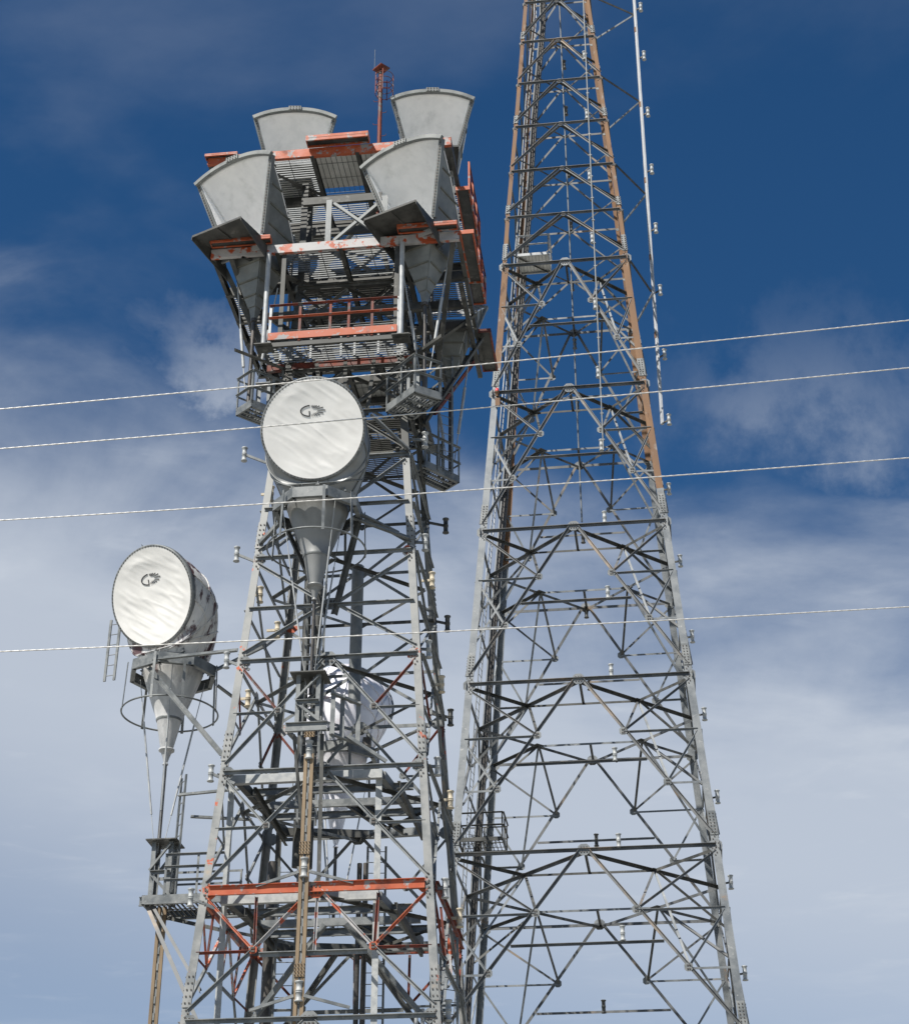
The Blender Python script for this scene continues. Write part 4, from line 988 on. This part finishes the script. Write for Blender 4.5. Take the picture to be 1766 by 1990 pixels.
    # octagonal support ring
    oc = [(1.24 * cos(radians(22.5 + 45 * k)), 1.24 * sin(radians(22.5 + 45 * k))) for k in range(8)]
    for k in range(8):
        A, B = V((*oc[k], -0.02)), V((*oc[(k + 1) % 8], -0.02)); d = (B - A).normalized()
        part('ring_channel', MB().chan(A, B, UP.cross(d), 0.3, 0.12, 0.016), r, GALV, local=True)
    mb = MB().lathe([(0.86, 0.16), (0.86, 0.26), (0.90, 0.26), (0.90, 0.16)], (0, 0, 0), 40)
    rbd = part('ring_band', mb, r, HORNOUT, local=True)
    for k in range(8):
        t = radians(45 * k + 10); part('clamp_bolt', MB().tube((1.0 * cos(t), 1.0 * sin(t), 0.1), (1.0 * cos(t), 1.0 * sin(t), 0.36), 0.022, 6).box((1.0 * cos(t), 1.0 * sin(t), 0.25), 0.1, 0.1, 0.025), r, GALV, local=True, parent=rbd)
    if hoop:
        hz = -1.2; Rh = 1.32
        gh = part('guard_hoop', MB().path([(Rh * cos(2 * pi * j / 64), Rh * sin(2 * pi * j / 64), hz) for j in range(64)], 0.026, 6, 0, True), r, GALV, local=True)
        for k, t in enumerate((-125, -72, -35, 20, 65, 115, 165)):
            t = radians(t); c = V((1.28 * cos(t), 1.28 * sin(t), 0)); part('hoop_hanger', MB().bar(c + V((0, 0, 0.12)), c + V((0.05 * cos(t), 0.05 * sin(t), hz - 0.06)), 0.075, 0.02, (cos(t), sin(t), 0)), r, GALV, local=True, parent=gh)
    for t in (-160, -50, 60):     # guy rods to the foot of the feed pipe
        t = radians(t); A = V((0.95 * cos(t), 0.95 * sin(t), -0.1)); B = V((0.09 * cos(t), 0.09 * sin(t), -3.05 - pipe))
        part('guy_rod', MB().tube(A, A.lerp(B, 0.25), 0.012, 6).tube(A.lerp(B, 0.25), A.lerp(B, 0.78), 0.026, 6).tube(A.lerp(B, 0.78), B, 0.010, 6), r, PIPEW, local=True)
    return r
front = conical('conical horn with the round white cover in the middle of the left tower', (-0.33, -2.95, 25.03), 0.0, 1.3, False, amp=1.0)
left = conical('stained conical horn with a round white cover, hung left of the tower', (-4.86, -0.1, 21.72), radians(-25), 5.1, True, amp=1.8, pipe=2.15)
rear = conical('shaded conical horn seen from behind through the left tower', (-0.95, 4.35, 20.7), radians(180), 8.4, 'silver', face=False, pipe=2.2)
# struts that hold the conical horns
def strut(label, A, B, a=0.11, m=GALV, grp='antenna support struts'):
    A, B = V(A), V(B); single('support_strut', MB().angle(A, B, UP, (B - A).cross(UP), a, 0.014), m, label, 'strut', 1, tuple(B), grp)
strut('short strut from the left conical horn ring up to the front leg', (-5.1, -1.15, 21.65), (-2.45, -2.42, 21.2))
strut('long diagonal strut under the left conical horn down to the front leg', (-5.3, -1.0, 21.5), (-2.63, -2.58, 18.2))
strut('strut behind the left conical horn cone to the rear leg', (-3.8, 0.7, 21.6), (-2.45, 2.4, 20.9))
strut('strut from the left conical horn ring to the middle of the left side', (-3.65, -0.1, 21.7), (-2.35, 0.2, 22.5))
strut('strut from the front conical horn ring to the right front leg, upper', (0.75, -2.75, 24.95), (1.75, -2.15, 24.6))
strut('long pale strut under the front conical horn ring to the right leg', (0.55, -2.7, 24.85), (2.05, -2.25, 24.35), 0.13)
strut('strut from the front conical horn ring to the left front leg', (-1.4, -2.75, 24.9), (-2.1, -2.25, 24.5))
strut('dark strut below the front conical horn, left of the cone', (-1.35, -2.7, 24.8), (-0.2, -2.35, 22.2), 0.13, DARKST)
strut('dark strut below the front conical horn, right of the cone', (0.75, -2.7, 24.8), (0.1, -2.35, 22.2), 0.13, DARKST)
strut('tall pale perforated bar just right of the white dish', (1.0, -2.75, 27.9), (1.0, -2.75, 25.4), 0.12, PIPEW)
strut('pale strut from the white dish to the right front leg', (0.95, -2.6, 28.2), (1.95, -2.05, 27.3), 0.13)
strut('strut from the rear conical horn ring to the rear left leg', (-1.6, 3.9, 20.6), (-2.2, 2.45, 21.0))
strut('strut from the rear conical horn ring to the rear right leg', (0.0, 3.9, 20.6), (2.2, 2.45, 20.9))

# ladder hanging behind the left dish
ladder('dish_ladder', 'short ladder hanging behind the left round white dish', 1, [(-6.68, -0.1, 21.6), (-6.66, -0.1, 23.5)], (0.9, -0.2, 0), 0.3, GALV, 0.29, rail=0.04)

# frame that carries the front feed pipe
def feed_frame(label, c, zb, zt, hw=0.42, depth=0.5):
    r = thing('feed_frame', label, 'frame', 1, (c[0], c[1], zb)); x, y = c
    part('top_plate', MB().box((x, y, zt), hw * 2.2, depth * 1.7, 0.03), r, DARKST)
    for sx_ in (-1, 1):
        for sy_ in (-1, 1):
            part('post', MB().angle((x + sx_ * hw * .75, y + sy_ * depth / 2, zb), (x + sx_ * hw * .75, y + sy_ * depth / 2, zt), (-sx_, 0, 0), (0, -sy_, 0), 0.11, 0.014), r, GALV)
    for sy_ in (-1, 1):
        zm = (zb + zt) / 2; yy = y + sy_ * (depth / 2 + .02)
        part('cross_brace', MB().angle((x - hw * .7, yy, zm), (x + hw * .7, yy, zt - .1), (0, 0, 1), (0, sy_, 0), 0.075, 0.012), r, GALV)
        part('cross_brace', MB().angle((x - hw * .7, yy, zm - .1), (x + hw * .7, yy, zb + .15), (0, 0, 1), (0, sy_, 0), 0.075, 0.012), r, GALV)
        part('tie', MB().angle((x - hw * .7, yy, zm), (x + hw * .7, yy, zm), (0, sy_, 0), (0, 0, -1), 0.09, 0.012), r, GALV)
    part('base_channel', MB().chan((x - hw * 1.25, y - depth / 2 - .05, zb), (x + hw * 1.25, y - depth / 2 - .05, zb), (0, -1, 0), 0.24, 0.07, 0.014), r, GALV)
    return r
feed_frame('box shaped steel frame under the front conical horn feed pipe', (-0.33, -3.0), 18.62, 20.1)
r = thing('side_frame', 'open steel frame to the right of the front feed frame', 'frame', 1, (0.35, -2.7, 18.5))
for xx, y_ in ((0.22, -3.0), (0.42, -2.75), (0.78, -2.45)):
    part('post', MB().angle((xx, y_, 18.4), (xx, y_, 19.75 - 0.25 * (xx - .2)), (1, 0, 0), (0, 1, 0), 0.12, 0.014), r, GALV)
for zz in (18.5, 19.6): part('tie', MB().angle((0.2, -3.0, zz), (0.85, -2.4, zz - .1), UP, (1, 0, 0), 0.12, 0.014), r, GALV)
strut('thin strut from the side frame to the right front leg', (0.6, -2.75, 18.5), (1.6, -2.66, 17.8))
strut('front leg of the tripod below the front feed frame, on its left', (-0.72, -3.1, 18.5), (-0.45, -2.75, 16.0), 0.1, DARKST, 'tripod legs')
strut('dark tripod leg below the front feed frame, on its right', (0.0, -3.1, 18.5), (0.0, -2.85, 14.6), 0.1, DARKST, 'tripod legs')

# brown waveguide pairs
def waveguide(label, x, y, z0, z1, joints, grp, guide=True):
    r = thing('waveguide_run', label, 'waveguide', 1, (x, y, z0), grp)
    for s in (-1, 1): part('waveguide', MB().box((x + s * 0.08, y, (z0 + z1) / 2), 0.085, 0.06, z1 - z0), r, WGUIDE)
    mb = MB().box((x, y + 0.015, (z0 + z1) / 2), 0.06, 0.02, z1 - z0); z = z0
    while z < z1: mb.box((x, y - 0.005, z), 0.045, 0.05, 0.18); z += 0.42
    part('spacer_strip', mb, r, GALV)
    for zj in joints:
        part('coupling', MB().lathe([(a * 1.2, b * 1.1) for a, b in spool_prof()], (x, y - 0.02, zj), 16), r, SPOOLW)
        mb = MB().box((x, y - 0.045, zj + 0.5), 0.27, 0.02, 0.32, 1)
        for i in range(4):
            for j in range(4): mb.box((x + (j - 1.5) * 0.075, y - 0.07, zj + 0.38 + i * 0.085), 0.022, 0.05, 0.022)
        part('bolt_block', mb, r, [BOLT, WGUIDE])
    return r
wg = waveguide('tall brown waveguide pair down the middle of the front of the left tower', -0.28, -3.02, 0.5, 18.0, (15.05, 12.05, 18.1, 8.9), 'waveguide runs')
for zz in (14.95, 11.95):
    for s in (-1, 1): part('arm', MB().bar((-0.28 + s * 0.12, -3.05, zz), (-0.28 + s * 1.2, -2.92, zz - 0.28), 0.05, 0.07), wg, GALV)
waveguide('brown waveguide pair below the outrigger platform on the far left', -4.62, -0.1, 0.5, 15.1, (9.0,), 'waveguide runs')

# ladders inside the left tower
ladder('tower_ladder', 'ladder inside the left tower, left of the middle', 1, [(-1.55, 1.0, 4.0), (-1.55, 1.0, 16.4)], (1, 0.1, 0), 0.5, GALV, 0.3)
ladder('tower_ladder', 'ladder running up behind the front conical horn in the left tower', 1, [(-1.05, 0.6, 17.4), (-1.0, 0.6, 26.5)], (1, 0.25, 0), 0.5, GALV, 0.3)
ladder('tower_ladder', 'narrow ladder behind the dark centre pipes low in the left tower', 1, [(0.55, 2.6, 4.0), (0.55, 2.6, 17.4)], (1, 0.1, 0), 0.5, GALV, 0.3)
ladder('tower_ladder', 'ladder beside the lower right balcony, against the sky', 1, [(2.55, 1.65, 28.7), (2.55, 1.65, 33.0)], (0.75, 0.66, 0), 0.5, GALV, 0.3)
ladder('tower_ladder', 'ladder tied to the outrigger platform on the far left', 1, [(-4.35, -0.15, 15.0), (-4.30, -0.15, 18.65)], (0.55, -0.8, 0), 0.35, GALV, 0.3, rail=0.045)
ladder('tower_ladder', 'ladder seen through the right side of the left tower near the bottom', 1, [(2.75, 1.1, 3.0), (2.75, 1.1, 14.4)], (0.8, 0.6, 0), 0.5, GALV, 0.3)
for A, B, lab in (((-4.3, -0.5, 17.95), (-2.55, -0.9, 17.9), 'upper of two stays between the far left ladder and the tower'), ((-4.1, 0.1, 17.55), (-2.5, 0.4, 17.5), 'lower of two stays between the far left ladder and the tower')):
    strut(lab, A, B, 0.09, GALV, 'ladder stays')
def pipes(name, label, xy, z0, z1, m, rr=0.06):
    mb = MB()
    r = thing(name, label, 'pipes', 1, (*xy[0], z0))
    for x, y in xy: part('pipe', MB().tube((x, y, z0), (x, y, z1), rr, 8), r, m)
    return r
pipes('riser_pipes', 'pair of dark riser pipes in the middle of the left tower', [(0.15, 2.2), (0.32, 2.2)], 0.5, 16.8, PIPED, 0.07)
pipes('riser_pipes', 'dark round riser behind the left ladder in the left tower', [(-2.05, 1.2)], 0.5, 16.6, PIPED, 0.14)
pipes('riser_pipes', 'broad grey riser columns climbing inside the left tower to the deck', [(-1.45, 1.4), (-1.15, 1.55)], 16.5, 28.5, DARKST, 0.12)
pipes('riser_pipes', 'cluster of pale pipes low at the right of the left tower', [(1.9, 1.2), (2.05, 1.3), (2.2, 1.45)], 9.0, 12.6, PIPEW, 0.05)
pipes('riser_pipes', 'thick dark waveguide column behind the front cone tip', [(0.38, -0.6)], 20.4, 24.5, GALV, 0.17)

# outrigger platform on the left with its small frame
feed_frame('small braced frame standing on the outrigger platform at the far left', (-4.68, -0.1), 15.15, 16.8, 0.38, 0.5)
r = thing('outrigger_platform', 'railed outrigger platform at the far left of the left tower', 'platform', 1, (-4.0, -0.1, 15.1))
px0, px1, py0, py1, pz = -5.0, -2.75, -0.75, 0.75, 15.1
for A, B in (((px0, py0), (px1, py0)), ((px0, py1), (px1, py1)), ((px0, py0), (px0, py1))):
    part('frame_channel', MB().chan((*A, pz), (*B, pz), (0, 1 if A[1] < 0 and B[1] < 0 else -1, 0) if A[0] != B[0] else (1, 0, 0), 0.24, 0.08, 0.014), r, GALV)
part('grating', grate(MB(), px0 + .1, px1, py0 + .1, py1 - .1, pz - .05, 0.12, 0.03, 0.04, 'y'), r, DARKST)
railing_box(r, ((px0 + .55, py0), (px1, py0), (px1, py1), (px0 + .3, py1)), pz + .1, 1.1, GALV, 0.06, (0.38, 0.70, 1.0), 0, 1.0, None, (0, 2))
part('knee_brace', MB().angle((-4.95, -0.6, 15.0), (-3.05, -1.6, 11.6), (0, 1, 0), (1, 0, 0), 0.10, 0.014), r, BRACE2)
part('knee_brace', MB().angle((-4.8, -0.6, 15.0), (-3.0, -1.9, 12.4), (0, 1, 0), (1, 0, 0), 0.08, 0.014), r, BRACE2)
part('knee_brace', MB().angle((-4.6, 0.2, 14.95), (-2.7, -1.0, 14.2), (0, 1, 0), (0, 0, -1), 0.10, 0.014), r, DARKST)

# mast above the top deck
r = thing('beacon_mast', 'red mast with hoops and a tilted plate rising above the top deck', 'mast', 1, (0.5, 0.3, 37.6))
part('mast_pole', MB().tube((0.5, 0.3, 37.6), (0.5, 0.3, 43.75), 0.07, 12), r, BRNORG)
part('top_plate', MB().box((0.5, 0.3, 43.85), 0.42, 0.42, 0.03, 0, V((0.8, -0.6, 0.1)).normalized(), V((0.6, 0.8, 0.12)).normalized(), V((-0.1, -0.15, 0.98)).normalized()), r, BRNORG)
for zz in (42.75, 43.0, 43.25, 43.5): part('hoop', MB().path([(0.62 + 0.30 * cos(2 * pi * j / 28), 0.3 + 0.30 * sin(2 * pi * j / 28), zz) for j in range(28)], 0.012, 5, 0, True), r, BRNORG)
for k in range(5):
    t = radians(20 + 62 * k); part('hoop_bar', MB().bar((0.62 + .30 * cos(t), .3 + .30 * sin(t), 42.7), (0.62 + .30 * cos(t), .3 + .30 * sin(t), 43.6), 0.03, 0.01), r, BRNORG)
for k in range(9):
    s = 1 if k % 2 else -1; zz = 38.4 + k * 0.5; part('step_peg', MB().path([(0.5, 0.3, zz), (0.5 + s * 0.2, 0.28, zz), (0.5 + s * 0.22, 0.28, zz + 0.06)], 0.011, 5), r, BRNORG)
part('whip', MB().tube((0.28, 0.25, 43.8), (0.28, 0.25, 44.7), 0.007, 6), r, GALV)
part('lamp_body', MB().lathe([(0, .2), (.07, .18), (.09, .0), (.05, -.05)], (0.5, 0.3, 43.6), 12), r, DARKST)

# spools on the left tower
first = make_spool('flanged_spool', 'pale flanged spool on a long arm just left of the large white dish', 1, (-2.74, -1.98, 27.57), (0.62, 0.05, -0.28), 'spools on the left tower', SPOOLW, 1, GALV)
for loc, lab in (((-2.71, -2.2, 24.25), 'pale flanged spool outside the front left leg, level with the cone of the front horn'),
                 ((-2.73, -2.43, 20.97), 'pale flanged spool between the left stained horn and the front left leg'),
                 ((-2.88, -2.65, 17.74), 'pale flanged spool left of the front leg, above the far left ladder'),
                 ((-3.1, -2.9, 14.45), 'pale flanged spool behind the front left leg at the outrigger platform')):
    dup(first, 1, loc, lab, 'spools on the left tower')
first = make_spool('flanged_spool', 'pale flanged spool right of the white dish, beside the lower right balcony', 1, (2.37, -1.45, 27.99), (-0.45, -0.1, 0.0), 'spools at the front right leg', SPOOLW, 1.1, GALV)
for loc, lab in (((2.43, -1.68, 24.55), 'pale flanged spool right of the orange marked front right joint beside the cone tip'),
                 ((2.58, -1.91, 21.23), 'pale flanged spool right of the orange joint above the rear horn'),
                 ((2.86, -2.14, 17.85), 'pale flanged spool right of the front right leg at the upper inner frame'),
                 ((3.09, -2.37, 14.61), 'pale flanged spool right of the long orange beam end'),
                 ((3.2, -2.57, 11.62), 'pale flanged spool at the bottom right of the left tower')):
    dup(first, 1, loc, lab, 'spools at the front right leg')
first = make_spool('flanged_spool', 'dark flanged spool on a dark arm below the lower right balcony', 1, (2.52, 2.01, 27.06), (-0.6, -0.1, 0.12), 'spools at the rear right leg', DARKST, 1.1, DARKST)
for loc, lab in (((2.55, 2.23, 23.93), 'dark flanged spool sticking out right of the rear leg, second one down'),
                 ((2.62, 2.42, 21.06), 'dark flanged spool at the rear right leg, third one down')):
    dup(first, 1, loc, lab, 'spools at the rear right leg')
first = make_spool('flanged_spool', 'tan flanged spool on the right side of the left tower, below the cone tip', 1, (2.37, 0.2, 24.34), (-0.3, 0, 0), 'tan spools', SPOOLB, 1.1)
for loc, lab in (((2.65, 0.2, 21.13), 'tan flanged spool on the right side, level with the rear horn'),
                 ((2.9, 0.2, 17.8), 'tan flanged spool where the two towers almost touch'),
                 ((3.14, 0.2, 14.61), 'tan flanged spool right of the bottom orange beam, on the side face'),
                 ((-2.38, 0.0, 27.37), 'tan flanged spool at the left edge of the octagonal dish ring'),
                 ((-2.53, 0.0, 24.08), 'tan flanged spool inside the left face, left of the cone tip'),
                 ((-2.7, 0.0, 20.9), 'tan flanged spool inside the left face near the orange brace'),
                 ((-1.98, 0.0, 22.94), 'tan flanged spool by the ladder inside the left tower')):
    dup(first, 1, loc, lab, 'tan spools')

# small dark lamp bracket left of the dish
r = thing('floodlight', 'small dark floodlight on the rear horn in the middle of the left tower', 'lamp', 1, (0.2, 2.6, 20.5))
part('housing', MB().box((0.2, 2.6, 20.5), 0.22, 0.2, 0.24), r, PIPED); part('bracket', MB().bar((0.2, 2.6, 20.6), (0.2, 2.6, 20.85), 0.05, 0.05), r, GALV)

# ------------------------------------------------------------------ overhead cables, nearer than the towers
def cable(label, dist, pts, rr=0.0086):
    """twisted three-strand cable hung across the view"""
    mb = MB(); pitch = 0.11; n = 9; vs = []
    P0, P1, P2 = [V(p) for p in pts]
    L = (P2 - P0).length; k = int(L / 0.03)
    for i in range(k + 1):
        t = i / k
        c = P0 * (2 * (t - .5) * (t - 1)) + P1 * (4 * t * (1 - t)) + P2 * (2 * t * (t - .5))
        ph = 2 * pi * (t * L) / pitch
        for j in range(n):
            a = 2 * pi * j / n; q = rr * (1 + 0.12 * cos(3 * a)); vs.append(c + V((0, cos(a + ph / 3) * q, sin(a + ph / 3) * q)))
    fs = [(i * n + j, i * n + (j + 1) % n, (i + 1) * n + (j + 1) % n, (i + 1) * n + j) for i in range(k) for j in range(n)]
    mb.add(vs, fs, 0, True)
    return single('overhead_cable', mb, CABLE, label, 'cable', 0, tuple(P0), 'overhead cables')
cable('topmost overhead cable, crossing above the large white dish', 20, [(-14, 20, 13.548), (0, 20, 15.006), (14, 20, 16.825)])
cable('overhead cable crossing the upper half of the large white dish', 20.3, [(-14, 20.3, 13.197), (0, 20.3, 14.504), (14, 20.3, 16.143)])
cable('overhead cable crossing the octagonal ring under the white dish', 20.6, [(-14, 20.6, 12.479), (0, 20.6, 13.418), (14, 20.6, 14.697)])
cable('lowest overhead cable, crossing the foot of the left dish', 20.9, [(-14, 20.9, 10.883), (0, 20.9, 11.501), (14, 20.9, 12.403)])
